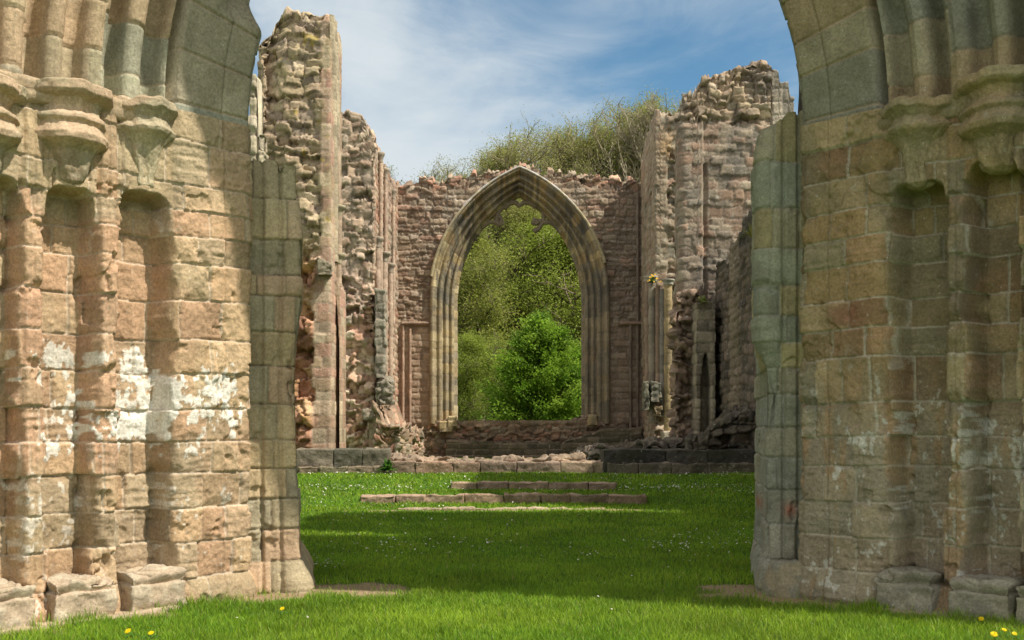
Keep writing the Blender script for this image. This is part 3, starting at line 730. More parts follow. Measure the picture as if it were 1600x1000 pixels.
        ztop = lambda x, y: 4.70-.25*sst(2.72, 2.42, x)+(fbm2(x*5, y*5, 2, 3)-.5)*.03
        grooves = [2.66, 2.80]; pcs = [(.30,.30,.20), (.26,.28,.21), (.34,.30,.17), (.31,.29,.20), (.25,.27,.21)]
    def ipat(X, Y, Z, tt):
        a, b, d, r = blocks(X*1.0+.3*Y, Z, rows, .34, 515+(side == 'R'), .008, 5)
        n_ = fbm3(X*2.5, Y*2.5, Z*2.5, 4, 81); fine = fbm3(X*18, Y*18, Z*18, 3, 82)
        h = -.028*(1-sst(0, .016, d))+(b-.5)*.03+(n_-.5)*.06+(fine-.5)*.02-.03*sst(.68, .72, fbm3(X*4, Y*4, Z*4, 4, 83))
        for g in grooves: h = h-.04*sst(.028, 0, abs(X-g))*(Y < 10.4)
        w = sst(.25, .02, abs(X-(-2.12 if side == 'L' else 2.50)))
        if side == 'L': w = np.where(Y > 10.2, 1., w)
        h = h+ex(Z)*w+sst(.45, .0, Z)*.08
        c = pal(pcs, a)*(.85+.3*b)[..., None]
        c = mixc(c, (.22,.18,.12) if side == 'L' else (.42,.41,.33), (1-sst(.003, .012, d))*.6)
        if side == 'R': c = mixc(c, (.29,.29,.25), sst(2.3, 1.7, Z)*.7); c = mixc(c, (.38,.15,.10), np.exp(-((X-2.72)/.06)**2-((Z-.80)/.07)**2)*.9)
        else: c = mixc(c, (.33,.32,.22), sst(3.2, 4.0, Z)*.5)
        return h, c
    solid(mb, quad, -.2, ztop, .014, ipat)
    put(mb.build('inner_jamb', mat), t)
    if side == 'R':
        mb = MB()
        a_ = np.linspace(0, 2*math.pi, 90, endpoint=False); ph = np.linspace(0, math.pi/2, 40)
        A, Q = np.meshgrid(a_, ph, indexing='ij')
        def se(v, e): return np.sign(v)*abs(v)**e
        n_ = fbm3(np.cos(A)*2, np.sin(A)*2, Q*2, 4, 19)
        xx = 2.72+.29*se(np.cos(A), .8)*se(np.cos(Q), .35)*(.92+.16*n_); yy = 9.88+.20*se(np.sin(A), .8)*se(np.cos(Q), .35)*(.92+.16*n_); zz = -.05+.38*se(np.sin(Q), .6)*(.92+.16*n_)
        cc = np.empty(A.shape+(3,)); cc[:] = (.32, .27, .19); cc = mixc(cc, (.24,.23,.19), sst(.4, .6, n_))
        mb.grid(np.stack([xx, yy, zz], -1), cc, closeu=True); put(mb.build('base_stone', mat), t)
jamb('L'); jamb('R')

# ------------------------------------------------------------------ helper for shafts (colonnettes)
def shaft(mb, x, y, z0, z1, r, col, seed=0, n=14, step=.32):
    zs = np.arange(z0, z1, .05); rr = r*(1+.06*np.sin(zs*9+seed)+.10*(fbm2(zs*4, zs*0, 3, seed)-.5))
    fr = (zs/step+seed*.3) % 1; rr = rr*(1-.10*((fr < .12) | (fr > .97)))
    a = np.linspace(0, 2*math.pi, n, endpoint=False)
    A, Q = np.meshgrid(a, np.arange(len(zs)), indexing='ij')
    blk = hsh(np.floor(zs/step+seed*.3), seed, 0, 4)
    c = np.array(col)[None, :]*(.8+.4*blk)[:, None]
    mb.grid(np.stack([x+rr[Q]*np.cos(A), y+rr[Q]*np.sin(A), zs[Q]], -1), c[Q], closeu=True)
def ring_cap(mb, x, y, z, r0, r1, h, col):
    pr = np.array([(r0, 0), (r0*1.15, h*.1), (r0*1.05, h*.25), ((r0+r1)/2, h*.6), (r1, h*.75), (r1*1.05, h*.9), (r1, h), (.001, h)])
    a = np.linspace(0, 2*math.pi, 16, endpoint=False); A, Q = np.meshgrid(a, np.arange(len(pr)), indexing='ij')
    er = 1+.2*(fbm3(np.cos(A)*2+x, np.sin(A)*2+y, Q*.6+z, 2, 4)-.5)
    mb.grid(np.stack([x+pr[Q, 0]*np.cos(A)*er, y+pr[Q, 0]*np.sin(A)*er, z+pr[Q, 1]], -1), col, closeu=True)

# ------------------------------------------------------------------ east wall with the great window
YE = 40.0; XE = px(812, YE)
ew = thing('gable_wall', 'brown rubble end wall pierced by the great pointed window arch', 'ruined wall', (XE, YE, 0))
Z_SP = pz(470, YE); Z_SILL = pz(656, YE)
def arch_c(a): return 2.45+(a-2.5)/(3.44-2.5)*(2.1-2.45)
def inside_arch(x, z, a):
    c = arch_c(a); Rr = a+c; dx = abs(x-XE)
    return np.where(z < Z_SP, dx < a, (dx+c)**2+(z-Z_SP)**2 < Rr*Rr)
topE = interp([px(u, YE) for u in (600, 625, 640, 680, 720, 760, 800, 815, 850, 890, 940, 980, 1010, 1060)],
              [pz(v, YE) for v in (292, 288, 284, 281, 276, 270, 263, 262, 268, 272, 279, 284, 286, 290)])
cE = coursed(401, .10, .27, .38, BROWN+[(.36,.24,.18), (.36,.30,.24)], mortar=(.23,.19,.15), amp=.07, joint=.03, depth=.04, warp=.05, noise=.035)
cE2 = coursed(402, .22, .30, .42, [(.30,.21,.15), (.34,.25,.18), (.27,.19,.14), (.35,.27,.20)], mortar=(.30,.23,.18), amp=.03, joint=.03, depth=.03, warp=.012)
rE = stones(403, .10, .22, .30, BROWN+PINK[:3], amp=.12, depth=.05)
def patE(X, Y, Z, t):
    h, c = cE(X, Y, Z, t); h2, c2 = cE2(X, Y, Z, t); h3, c3 = rE(X, Y, Z, t)
    zs = pz(506, YE); w = sst(zs+.02, zs-.02, Z)*sst(pz(664, YE)-.1, pz(664, YE)+.1, Z)
    h = h*(1-w)+h2*w; c = c*(1-w[..., None])+c2*w[..., None]
    w = np.maximum(sst(pz(664, YE)+.1, pz(664, YE)-.1, Z), sst(-.7, -.2, Z-topE(X)))
    h = h*(1-w)+h3*w; c = c*(1-w[..., None])+c3*w[..., None]
    # pinker left, shade towards the right put into the colour
    c = mixc(c, (.38,.26,.18), sst(px(700, YE), px(630, YE), X)*.35*(Z < 9))
    c = mixc(c, (.17,.14,.12), sst(px(905, YE), px(990, YE), X)*.45)
    return h+.05*(fbm2(X*.8, Z*.8, 3, 31)-.5), c
def build_east():
    xs = np.arange(px(612, YE)-1.2, px(1012, YE)+2.0, .035); q = np.arange(0, 1.0001, .0033)
    tops = topE(xs); rag = (hsh(np.floor(xs/.28), 3, 0, 8)-.5)*.22+(fbm2(xs*6, xs*0, 3, 5)-.5)*.18
    X, Q = np.meshgrid(xs, q, indexing='ij'); Z = .3+(tops+rag-.3)[:, None]*Q
    h, c = patE(X, X*0+YE, Z, X)
    Yf = YE-h
    ctr = lambda A: (A[:-1, :-1]+A[1:, 1:])/2
    mask = ~((inside_arch(ctr(X), ctr(Z), 3.36)) & (ctr(Z) > Z_SILL-.02)) & ~((abs(ctr(X)-XE) < 3.3) & (ctr(Z) > Z_SILL-.02) & (ctr(Z) < Z_SP))
    mb = MB(); mb.grid(np.stack([X, Yf, Z], -1), c, mask)
    mask2 = ~((inside_arch(ctr(X), ctr(Z), 2.75)) & (ctr(Z) > Z_SILL-.5))
    mb.grid(np.stack([X, YE+1.5+h, Z], -1), c, mask2)
    # top
    tq = np.linspace(0, 1, 24); X2, T2 = np.meshgrid(xs, tq, indexing='ij'); Z2 = np.repeat((tops+rag)[:, None], 24, 1)
    h2, c2 = rE(X2, YE+T2*1.5, Z2, X2)
    yy = Yf[:, -1][:, None]*(1-T2)+(YE+1.5+h[:, -1][:, None])*T2
    mb.grid(np.stack([X2, yy, Z2+h2*np.sin(T2*math.pi)*1.8+.22*np.sin(T2*math.pi)], -1), c2)
    put(mb.build('rubble_wall', M_far), ew)
    # moulded window arch
    prof = [(3.50, .05), (3.52, -.10), (3.46, -.19), (3.38, -.21), (3.33, -.15), (3.30, -.02), (3.28, .10), (3.24, .13), (3.20, .09), (3.13, .06), (3.06, .10), (3.04, .20), (3.03, .33), (2.99, .37), (2.95, .31), (2.89, .28), (2.83, .33), (2.82, .45), (2.80, .58), (2.76, .60), (2.73, .54), (2.68, .51), (2.62, .56), (2.60, .70), (2.56, .84), (2.51, .86), (2.48, .95), (2.48, 1.15), (2.60, 1.4), (2.75, 1.56)]
    prof = np.array(prof); Lp = np.concatenate([[0], np.cumsum(np.hypot(*np.diff(prof, axis=0).T))])
    pq = np.linspace(0, Lp[-1], 110); pa = np.interp(pq, Lp, prof[:, 0]); pd = np.interp(pq, Lp, prof[:, 1])
    def ring(sgn, pa, pd, zlow, rowseed, mbx, colf, n=190, hoodonly=False):
        nv = 90; na = n
        X = []; Z = []
        for a in pa:
            c = arch_c(a); Rr = a+c; ph = math.acos(c/Rr)
            zz = np.linspace(zlow, Z_SP, nv, endpoint=False)
            f = np.linspace(0, ph, na)
            X.append(np.concatenate([np.full(nv, a), Rr*np.cos(f)-c])); Z.append(np.concatenate([zz, Z_SP+Rr*np.sin(f)]))
        X = np.array(X); Z = np.array(Z)
        arcl = np.concatenate([[0], np.cumsum(np.hypot(np.diff(X[40 if len(X) > 40 else 0]), np.diff(Z[40 if len(X) > 40 else 0])))])
        S, A = np.meshgrid(np.arange(len(pa))/8., arcl, indexing='ij')
        rows = mkrows(-.1, 14, .28, .42, rowseed)
        grp = np.floor(np.arange(len(pa))/37.)[:, None]+np.zeros_like(A)
        a_, b_, d, r = blocks(grp*5+.5, A+grp*.17, rows, 3., rowseed, .006)
        ed = .02*(fbm2(S*2, A*7, 4, rowseed)-.5)+(b_-.5)*.016-.014*(1-sst(0, .02, d))
        col = colf(a_, b_, d, X, Z, A)
        mbx.grid(np.stack([XE+sgn*(X-ed), YE+pd[:, None]+np.zeros_like(X)-ed*.6, Z], -1), col)
    def colf(a_, b_, d, X, Z, A):
        c = pal(OCHRE, a_)*(.62+.6*b_)[..., None]
        c = mixc(c, (.36,.30,.20), sst(Z_SP+1.5, Z_SP-1, Z)*.3)
        sp = sst(.48, .62, fbm2(A*.9, X*6, 4, 50)); c = mixc(c, (.12,.115,.10), sp*sst(Z_SP-1, Z_SP+1.2, Z)*.75)
        return mixc(c, (.2,.17,.12), (1-sst(.006, .022, d))*.75)
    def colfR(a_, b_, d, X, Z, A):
        c = colf(a_, b_, d, X, Z, A); return mixc(c, (.17,.15,.13), sst(Z_SP+2.5, Z_SP, Z)*.55)  # right jamb of the arch darkened: its shade is in the colour
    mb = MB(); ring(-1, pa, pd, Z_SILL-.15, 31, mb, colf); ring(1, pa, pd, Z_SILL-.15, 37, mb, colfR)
    wa = put(mb.build('window_arch', M_arch), ew)
    # weathered hood mould: pale highlight on the upper arc put into the colour
    hp = np.array([(3.54, .06), (3.575, -.02), (3.575, -.20), (3.54, -.25), (3.47, -.25), (3.45, -.16)])
    for sg in (-1, 1):
        X = []; Z = []; phs = None
        for a in hp[:, 0]:
            c = arch_c(a); Rr = a+c; ph = math.acos(c/Rr); f = np.linspace(ph*(.14 if sg < 0 else .22), ph, 120)
            X.append(Rr*np.cos(f)-c); Z.append(Z_SP+Rr*np.sin(f))
        X = np.array(X); Z = np.array(Z); er = .03*(fbm2(X*4, Z*4, 3, 3)-.5)
        cc = np.empty(X.shape+(3,)); cc[:] = (.40, .35, .22)
        cc = mixc(cc, (.46,.46,.47), sst(.3, .6, np.repeat((hp[:, 0] > 3.53)[:, None], 120, 1)*1.)*sst(Z_SP+2.9+.3*sg, Z_SP+3.9+.3*sg, Z)*sst(.25, .55, fbm2(X*5, Z*5, 3, 7)))
        mb = MB(); mb.grid(np.stack([XE+sg*(X+er), YE+hp[:, 1:2]+er, Z], -1), cc); putsub(mb.build('hood_mould', M_arch), wa, ew)
    # broken tracery
    def bar(pts, w=.07, m=None):
        pts = [P(u, v, YE+.95) for u, v in pts]; pts = np.array(pts); t = np.linspace(0, 1, 24); k = np.linspace(0, 1, len(pts))
        sm = np.stack([np.interp(t, k, pts[:, i]) for i in range(3)], -1)
        sm[1:-1] = (sm[:-2]+2*sm[1:-1]+sm[2:])/4; sm[1:-1] = (sm[:-2]+2*sm[1:-1]+sm[2:])/4
        m.tube(sm, w*1.25*(1+.15*np.sin(t*9)), (.24, .20, .14), 8)
    for trc in ([[(752, 356), (763, 347), (773, 347), (783, 352)], [(775, 350), (777, 336), (783, 326), (792, 319)], [(783, 352), (783, 343), (780, 338)]],
                [[(846, 318), (850, 330), (849, 345), (843, 356), (834, 362)], [(848, 347), (858, 347), (868, 353), (875, 360)], [(832, 344), (841, 345), (846, 346)], [(832, 346), (835, 351), (841, 347)]],
                [[(788, 326), (796, 317), (806, 316), (811, 323), (818, 316), (830, 317), (838, 324)]]):
        mb = MB()
        for b in trc: bar(b, .075, mb)
        putsub(mb.build('tracery', M_arch), wa, ew)
    for (u, v, sg) in [(724, 398, 1), (720, 412, 1), (716, 430, 1), (735, 378, 1), (745, 365, 1), (742, 372, 1), (897, 388, -1), (902, 402, -1), (905, 420, -1), (909, 436, -1), (886, 370, -1), (878, 361, -1)]:
        mb = MB(); mb.tube([P(u-4*sg, v, YE+.95), P(u+1*sg, v+1, YE+.95), P(u+4*sg, v+5, YE+.95)], [.12, .09, .02], (.16, .14, .10), 7)
        putsub(mb.build('cusp', M_arch), wa, ew)
    # string courses
    for (u0, u1) in ((628, 671), (967, 1003)):
        mb = MB(); zz = pz(506, YE)
        xs_ = np.linspace(px(u0, YE), px(u1, YE), 60); pr = np.array([(.05, .09), (-.06, .08), (-.12, .03), (-.11, -.03), (-.04, -.06), (.05, -.1)])
        X, K = np.meshgrid(xs_, np.arange(6), indexing='ij'); e = .03*(fbm2(X*6, K*2., 3, 4)-.5)
        mb.grid(np.stack([X, YE-.03+pr[K, 0]+e, zz+pr[K, 1]+e], -1), (.28, .20, .15)); put(mb.build('string_course', M_far), ew)
    # little jamb foot blocks
    for (u, v, w_) in ((707, 652, 13), (697, 660, 20), (925, 650, 14)):
        mb = MB(); x0 = px(u, YE); hw = w_/F*YE/2
        solid(mb, [(x0-hw, YE-.25), (x0+hw, YE-.25), (x0+hw, YE+.9), (x0-hw, YE+.9)], pz(v+14, YE), lambda x, y: pz(v-2, YE)+0*x, .05, coursed(5, .3, .4, .5, OCHRE, amp=.03)); put(mb.build('jamb_foot', M_arch), ew)
    # broken sill wall and the plinth wall in front
    sil = interp([px(u, YE) for u in (690, 712, 725, 760, 800, 830, 850, 880, 895, 910, 935)], [pz(v, YE) for v in (655, 660, 670, 672, 676, 681, 676, 667, 658, 652, 648)])
    mb = MB(); solid(mb, [(px(676, YE), YE+.1), (px(950, YE), YE+.1), (px(950, YE), YE+1.3), (px(676, YE), YE+1.3)], .3, ragged(lambda x, y: sil(x), .14, .3, 5), .05, stones(412, .10, .2, .34, BROWN, amp=.12, depth=.05))
    put(mb.build('broken_sill', M_far), ew)
    mb = MB(); YB = YE-.9
    tp = interp([px(u, YB) for u in (700, 760, 820, 880, 900, 940, 1000)], [pz(v, YB) for v in (689, 690, 691, 691, 686, 672, 668)])
    solid(mb, [(px(697, YB), YB), (px(1004, YB), YB), (px(1004, YB), YE+.2), (px(697, YB), YE+.2)], .3, ragged(lambda x, y: tp(x)+.0*y, .10, .35, 15), .05, coursed(413, .14, .26, .5, [(.16,.13,.10), (.20,.16,.12), (.13,.11,.09)], amp=.05, joint=.03, warp=.03))  # dark palette carries the shadow lying on the bench
    put(mb.build('window_bench', M_dark), ew)
    # corner shafts of the old vault
    for (u, z1) in ((630, pz(505, YE)), (641, pz(512, YE)), (996, pz(300, YE)), (985, pz(500, YE))):
        mb = MB(); shaft(mb, px(u, YE), YE-.06, .4, z1, .055, (.40, .28, .21) if u < 800 else (.20, .16, .13), int(u)); put(mb.build('wall_shaft', M_farpink if u < 800 else M_far), ew)  # right-hand shafts get a shaded copy of the colour
build_east()

# ------------------------------------------------------------------ north side (left, sunlit)
def wallthing(name, label, cat, mat, part, quad, z0, top, res, pat, loc=None, **k):
    c = np.mean(np.array(quad), 0)
    t = thing(name, label, cat, (float(c[0]), float(c[1]), 0))
    mb = MB(); solid(mb, quad, z0, top, res, pat, **k)
    put(mb.build(part, mat), t)
    return t
def addsolid(t, part, mat, quad, z0, top, res, pat, **k):
    mb = MB(); solid(mb, quad, z0, top, res, pat, **k); return put(mb.build(part, mat), t)

XN = -4.5
# receding choir wall, torn end towards the camera
YT = 33.3
rN = stones(501, .12, .30, .34, [(.44,.33,.24), (.50,.38,.28), (.38,.27,.20), (.33,.27,.21), (.53,.42,.32), (.42,.33,.25)], amp=.13, depth=.05)
rNp = stones(502, .12, .28, .30, [(.60,.39,.28), (.62,.45,.33), (.54,.33,.24), (.60,.48,.36), (.48,.29,.20)], mortar=(.48,.35,.26), amp=.22, depth=.05, warp=.10, noise=.05, mj=.4)
cN = coursed(503, .16, .3, .4, PINK+LIGHT, mortar=(.44,.34,.26), amp=.05, joint=.035, depth=.035, warp=.02)
def patN(X, Y, Z, t):
    h, c = rN(X, Y, Z, t); h2, c2 = rNp(X, Y, Z, t); h3, c3 = cN(X, Y, Z, t)
    w = sst(6.6, 5.4, Z+.8*(X-XN)); h = h*(1-w)+h2*w; c = c*(1-w[..., None])+c2*w[..., None]
    face = sst(YT+.15, YT+.4, Y)*(X > XN-.5); h = h*(1-face)+h3*face; c = c*(1-face[..., None])+c3*face[..., None]
    # lancets and wall-arcade slots in the inner face
    for (y0, y1, za, zb) in ((34.6, 35.1, 5.3, 9.3), (36.3, 36.9, 5.3, 9.2), (37.9, 38.6, 5.3, 9.0), (34.0, 34.25, 1.5, 4.4), (35.8, 36.2, 1.3, 4.2)):
        zz = zb-1.2*abs((Y-(y0+y1)/2)/((y1-y0)/2))**2*.8
        m = (sst(y0-.05, y0+.05, Y)*sst(y1+.05, y1-.05, Y)*sst(za-.05, za+.05, Z)*sst(zz+.05, zz-.05, Z))*face
        h = h-m*.45
    c = mixc(c, (.27,.25,.22), sst(.5, .65, fbm2(X*2+Y, Z*1.2, 3, 6))*.4*(Z > 5))
    return h, c
topN = interp([px(u, YT) for u in (500, 524, 530, 560, 572, 584)], [pz(v, YT) for v in (182, 178, 176, 180, 190, 215)])
nw = wallthing('choir_wall', 'pinkish left choir wall whose torn rubble end faces the camera, lower than the tall fragment', 'ruined wall', M_farpink, 'torn_wall',
    [(XN-1.6, YT), (XN, YT), (XN+.05, YE+.1), (XN-1.6, YE+.1)], .3,
    ragged(lambda x, y: topN(x-.0)*sst(38, YT, y)+(1-sst(38, YT, y))*10.9+1.0*0, .30, .4, 3), .045, patN)
# grey quoined pilaster on the torn end and tall shafts along the inner face
for (u, z0, z1, Y, r) in ((589, 1.0, 7.6, 33.7, .10), (603, 1.0, 7.4, 35.4, .12), (606, 5.5, 10.4, 35.8, .07), (612, 1.0, 7.3, 37.2, .10), (617, 5.5, 10.2, 38.1, .07), (597, 5.5, 10.6, 34.5, .07)):
    mb = MB(); shaft(mb, XN+.08, Y, z0, z1, r, (.46, .35, .27), int(u)); o = put(mb.build('wall_shaft', M_farpink), nw)
    mb = MB(); ring_cap(mb, XN+.08, Y, z1-.05, r, r*1.9, .35, (.34, .29, .23)); putsub(mb.build('shaft_capital', M_far), o, nw)
# grey corbelled lump and pilaster foot at the torn end
addsolid(nw, 'grey_pilaster', M_far, [(px(586, 33.0), 33.0), (px(601, 33.0), 33.0), (px(601, 33.0), 33.6), (px(586, 33.0), 33.6)], pz(590, 33), lambda x, y: pz(455, 33)+.1*vn2(x*9, y*9, 3), .045, coursed(521, .25, .34, .4, [(.27,.25,.20), (.33,.30,.24), (.24,.21,.17)], amp=.08, joint=.03))
addsolid(nw, 'corbel', M_far, [(px(590, 32.8), 32.6), (px(614, 32.8), 32.6), (px(610, 32.8), 33.5), (px(590, 32.8), 33.5)], pz(632, 33), lambda x, y: pz(600, 33)+.25*vn2(x*3, y*3, 6), .04, rubble(523, .3, .25, [(.20,.18,.14), (.27,.24,.19)], amp=.2, depth=.08))
addsolid(nw, 'corbel', M_far, [(px(568, 32.8), 32.7), (px(592, 32.8), 32.7), (px(592, 32.8), 33.5), (px(568, 32.8), 33.5)], pz(656, 33), lambda x, y: pz(643, 33)+.1*vn2(x*3, y*3, 6), .04, rubble(524, .3, .25, [(.26,.23,.18), (.33,.28,.21)], amp=.1, depth=.05))
addsolid(nw, 'buttress_foot', M_farpink, [(px(574, 32.9), 32.8), (px(590, 32.9), 32.8), (px(590, 32.9), 33.5), (px(574, 32.9), 33.5)], .3, lambda x, y: pz(655, 33)+0*x, .045, coursed(525, .2, .3, .3, LIGHT, amp=.12, joint=.03))
# low weathered mass along its foot
addsolid(nw, 'rubble_foot', M_farpink, [(px(585, 32.0), 31.9), (px(628, 32.0), 31.9), (px(626, 32), YE), (XN-.1, YE)], .3, ragged(lambda x, y: pz(668, 33)-.02*(y-32)+.9*sst(-3.9, -4.5, x), .3, .4, 7), .06, stones(527, .14, .3, .34, PINK+BROWN, amp=.2, depth=.06, warp=.1))

# nearest tall fragment
Y1 = 26.6; XF = px(515, Y1)
rF = stones(541, .10, .26, .36, [(.44,.35,.23), (.50,.40,.28), (.36,.28,.20), (.30,.24,.19), (.54,.44,.32), (.45,.34,.24), (.39,.31,.20)], mortar=(.30,.24,.17), amp=.17, depth=.05, warp=.09)
cF = coursed(542, .24, .40, .40, LIGHT+[(.45,.28,.21), (.43,.30,.22)], mortar=(.42,.33,.26), amp=.02, joint=.016, depth=.014, warp=.012)
rO = stones(543, .22, .5, .55, [(.50,.30,.15), (.46,.25,.16), (.40,.22,.14), (.52,.34,.20), (.34,.18,.12)], mortar=(.40,.24,.14), amp=.42, depth=.08, noise=.12, mj=.4, warp=.16)
rB = rubble(544, .40, .16, [(.25,.21,.15), (.30,.25,.18), (.22,.18,.13)], amp=.2, depth=.1, noise=.08)
def patF(X, Y, Z, t):
    h, c = rF(X, Y, Z, t)
    h2, c2 = cF(X, Y, Z, t); h3, c3 = rO(X, Y, Z, t)
    w = sst(6.3, 5.2, Z+(X-XF)*.6); h = h*(1-w)+h3*w; c = c*(1-w[..., None])+c3*w[..., None]
    lim = interp([0, 5, 6, 8, 10, 12.5], [.42, .45, .26, .24, .22, .20])(Z)+.12*(hsh(np.floor(Z/.33), 2, 0, 9)-.5)
    w = np.maximum(sst(-lim-.03, -lim+.03, X-XF), (Y > Y1+.4)*1.*(X > XF-.6)); h = h*(1-w)+(h2+.05)*w; c = c*(1-w[..., None])+c2*w[..., None]
    c = mixc(c, (.36,.32,.17), sst(.52, .64, fbm3(X*2, Y*2, Z*2, 3, 19))*.35*(Z > 6))
    c = mixc(c, (.50,.38,.09), sst(.77, .80, fbm3(X*5, Y*5, Z*5, 3, 29))*(Z > 5)*.6)
    # narrow the silhouette towards the top left
    cut = interp([0, 7.5, 9, 10.3, 11.4, 12.2, 12.7], [0, 0, .05, .22, .15, .35, .5])(Z)
    w = sst(XF-1.1, XF-1.7, X); h = h-w*(cut+.25*(fbm2(Z*2, Z*0, 3, 4)-.5))
    return h, c
topF = interp([XF-2.0, XF-1.55, XF-1.40, XF-1.1, XF-.9, XF-.5, XF-.3, XF+.05], [pz(v, Y1) for v in (60, 40, 20, 13, 18, 24, 27, 31)])
nf = wallthing('wall_fragment', 'tallest left wall fragment, rubble core with a dressed edge rising highest against the sky', 'ruined wall', M_farpink, 'rubble_core',
    [(XF-1.95, Y1), (XF, Y1), (XF+.02, Y1+1.5), (XF-1.9, Y1+1.5)], .3, ragged(lambda x, y: topF(x), .22, .3, 12), .036, patF)
# springing of the broken arch, seen edge-on on its right side
def sweep_arch():
    mb = MB()
    zs = np.linspace(pz(412, 27.4), pz(45, 27.4), 200)
    # soffit line in (Y) as a function of height: leans back as it rises
    edge = interp([.5, pz(330, 27.6), pz(230, 27.5), pz(150, 27.3), pz(80, 27.0), 12.4], [27.62, 27.6, 27.5, 27.4, 27.2, 27.0])
    prof = np.array([(0, 0.), (.10, .04), (.13, .14), (.06, .22), (.02, .30), (.10, .38), (.14, .48), (.08, .58), (.0, .62), (-.5, .66)])
    Zg, K = np.meshgrid(zs, np.arange(len(prof)), indexing='ij')
    e = .03*(fbm2(Zg*3, K*.7, 3, 3)-.5); bl = np.floor(Zg/.31); tone = hsh(bl, np.floor(K/3.), 0, 6); gr = ((Zg/.31) % 1 < .09)*.012
    Yb = edge(Zg)-.60
    c = np.array((.40, .34, .24))[None, None, :]*(.75+.5*tone[..., None])
    mb.grid(np.stack([XF+.02+prof[K, 0]*.9+e-gr, Yb+prof[K, 1]+e, Zg], -1), c)
    return mb
put(sweep_arch().build('arch_springer', M_arch), nf)
for (v0, v1, du, r) in ((402, 335, 3, .10), (448, 410, 2, .09), (325, 120, 4, .05)):
    Y = Y1+.75; mb = MB(); shaft(mb, XF+.10, Y, pz(v0, Y), pz(v1, Y), r, (.44, .34, .25), v0); o = put(mb.build('wall_shaft', M_farpink), nf)
    if r > .08:
        mb = MB(); ring_cap(mb, XF+.10, Y, pz(v1, Y)-.05, r, r*2.0, .28, (.36, .32, .22)); putsub(mb.build('shaft_capital', M_arch), o, nf)
# jutting corbel stone
addsolid(nf, 'corbel', M_arch, [(XF-.25, Y1-.35), (XF+.12, Y1-.35), (XF+.05, Y1+.2), (XF-.25, Y1+.2)], pz(432, Y1), lambda x, y: pz(412, Y1)-.5*(x-XF), .03, rubble(546, .3, .3, [(.25,.22,.16)], amp=.04))
# tall narrow wall strip with the lancet doorway behind the fragment
YL = 27.15
def patL(X, Y, Z, t):
    h, c = cF(X, Y, Z, t)
    xc = px(522, YL); zt = pz(455, YL); hw = .12*np.clip((zt-Z)/1.5, 0, 1)**.6
    m = sst(hw+.015, hw-.015, abs(X-xc))*(Y < YL+.3)*(Z < zt)
    return h*.5-m*.85, mixc(c, (.30,.15,.11), m*.6)  # slit also darkened in the colour, for the shade inside it
addsolid(nf, 'lancet_wall', M_farpink, [(px(506, YL), YL), (px(531, YL), YL), (px(531, YL), YL+1.0), (px(506, YL), YL+1.0)], .3, ragged(lambda x, y: pz(418, YL)-.6*sst(px(518, YL), px(531, YL), x), .15, .3, 3), .018, patL, edge=.05)
# back-left small carved column remnant
def patC(X, Y, Z, t):
    h, c = coursed(561, .3, .5, .5, [(.42,.38,.27), (.45,.40,.30), (.38,.34,.24)], amp=.05, joint=.03)(X, Y, Z, t)
    h = h-.09*sst(.05, 0, abs(X-px(402, 24)))-.10*sst(8.1, 8.2, Z)*sst(8.75, 8.6, Z)*(X > px(402, 24))+.08*sst(8.55, 8.7, Z)*sst(9.0, 8.9, Z)+.1*sst(pz(135, 24)-.12, pz(135, 24), Z)
    return h+.12*(fbm3(X*3, Y*3, Z*3, 3, 4)-.5), c
tcx = wallthing('column_remnant', 'slim pale carved column remnant between the left jamb and the tall fragment', 'column', M_arch, 'clustered_shafts',
    [(px(388, 24), 24), (px(413, 24), 24), (px(413, 24), 24.5), (px(388, 24), 24.5)], .3, lambda x, y: pz(np.where(x < px(402, 24), 122, 205), 24)+.0, .025, patC)

# ------------------------------------------------------------------ south side (right, mostly shaded)
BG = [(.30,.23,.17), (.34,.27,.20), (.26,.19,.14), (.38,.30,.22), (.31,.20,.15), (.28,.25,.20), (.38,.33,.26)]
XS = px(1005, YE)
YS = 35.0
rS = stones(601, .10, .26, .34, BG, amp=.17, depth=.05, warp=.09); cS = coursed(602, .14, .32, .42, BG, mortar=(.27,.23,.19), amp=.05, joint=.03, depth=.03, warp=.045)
def patS1(X, Y, Z, t):
    h, c = rS(X, Y, Z, t); h2, c2 = cS(X, Y, Z, t)
    face = sst(YS+.3, YS+.6, Y)*(X < XS+.5); h = h*(1-face)+h2*face; c = c*(1-face[..., None])+c2*face[..., None]
    edge = sst(XS+.45, XS+.38, X)*(Z > 4); h = h*(1-edge)+(h2+.03)*edge; c = c*(1-edge[..., None])+mixc(c2, (.33,.28,.20), edge*.4)*edge[..., None]
    c = mixc(c, (.45,.28,.12), np.exp(-((Z-pz(228, YS))/.5)**2-((X-XS-.4)/.25)**2)*.5)
    for (y0, y1) in ((36.2, 36.8), (38.0, 38.6)):
        m = sst(y0-.05, y0+.05, Y)*sst(y1+.05, y1-.05, Y)*(Z > 5)*(Z < 10)*(X < XS+.3); h = h-.4*m
    return h, c
XS = px(1024, YS)
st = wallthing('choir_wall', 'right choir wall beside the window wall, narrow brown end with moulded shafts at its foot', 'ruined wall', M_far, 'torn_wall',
    [(XS, YS), (XS+1.3, YS), (XS+1.6, YE+.1), (px(1003, YE), YE+.1)], .3, ragged(lambda x, y: pz(176, YS)-.5*sst(38, 40, y), .25, .35, 5), .045, patS1)
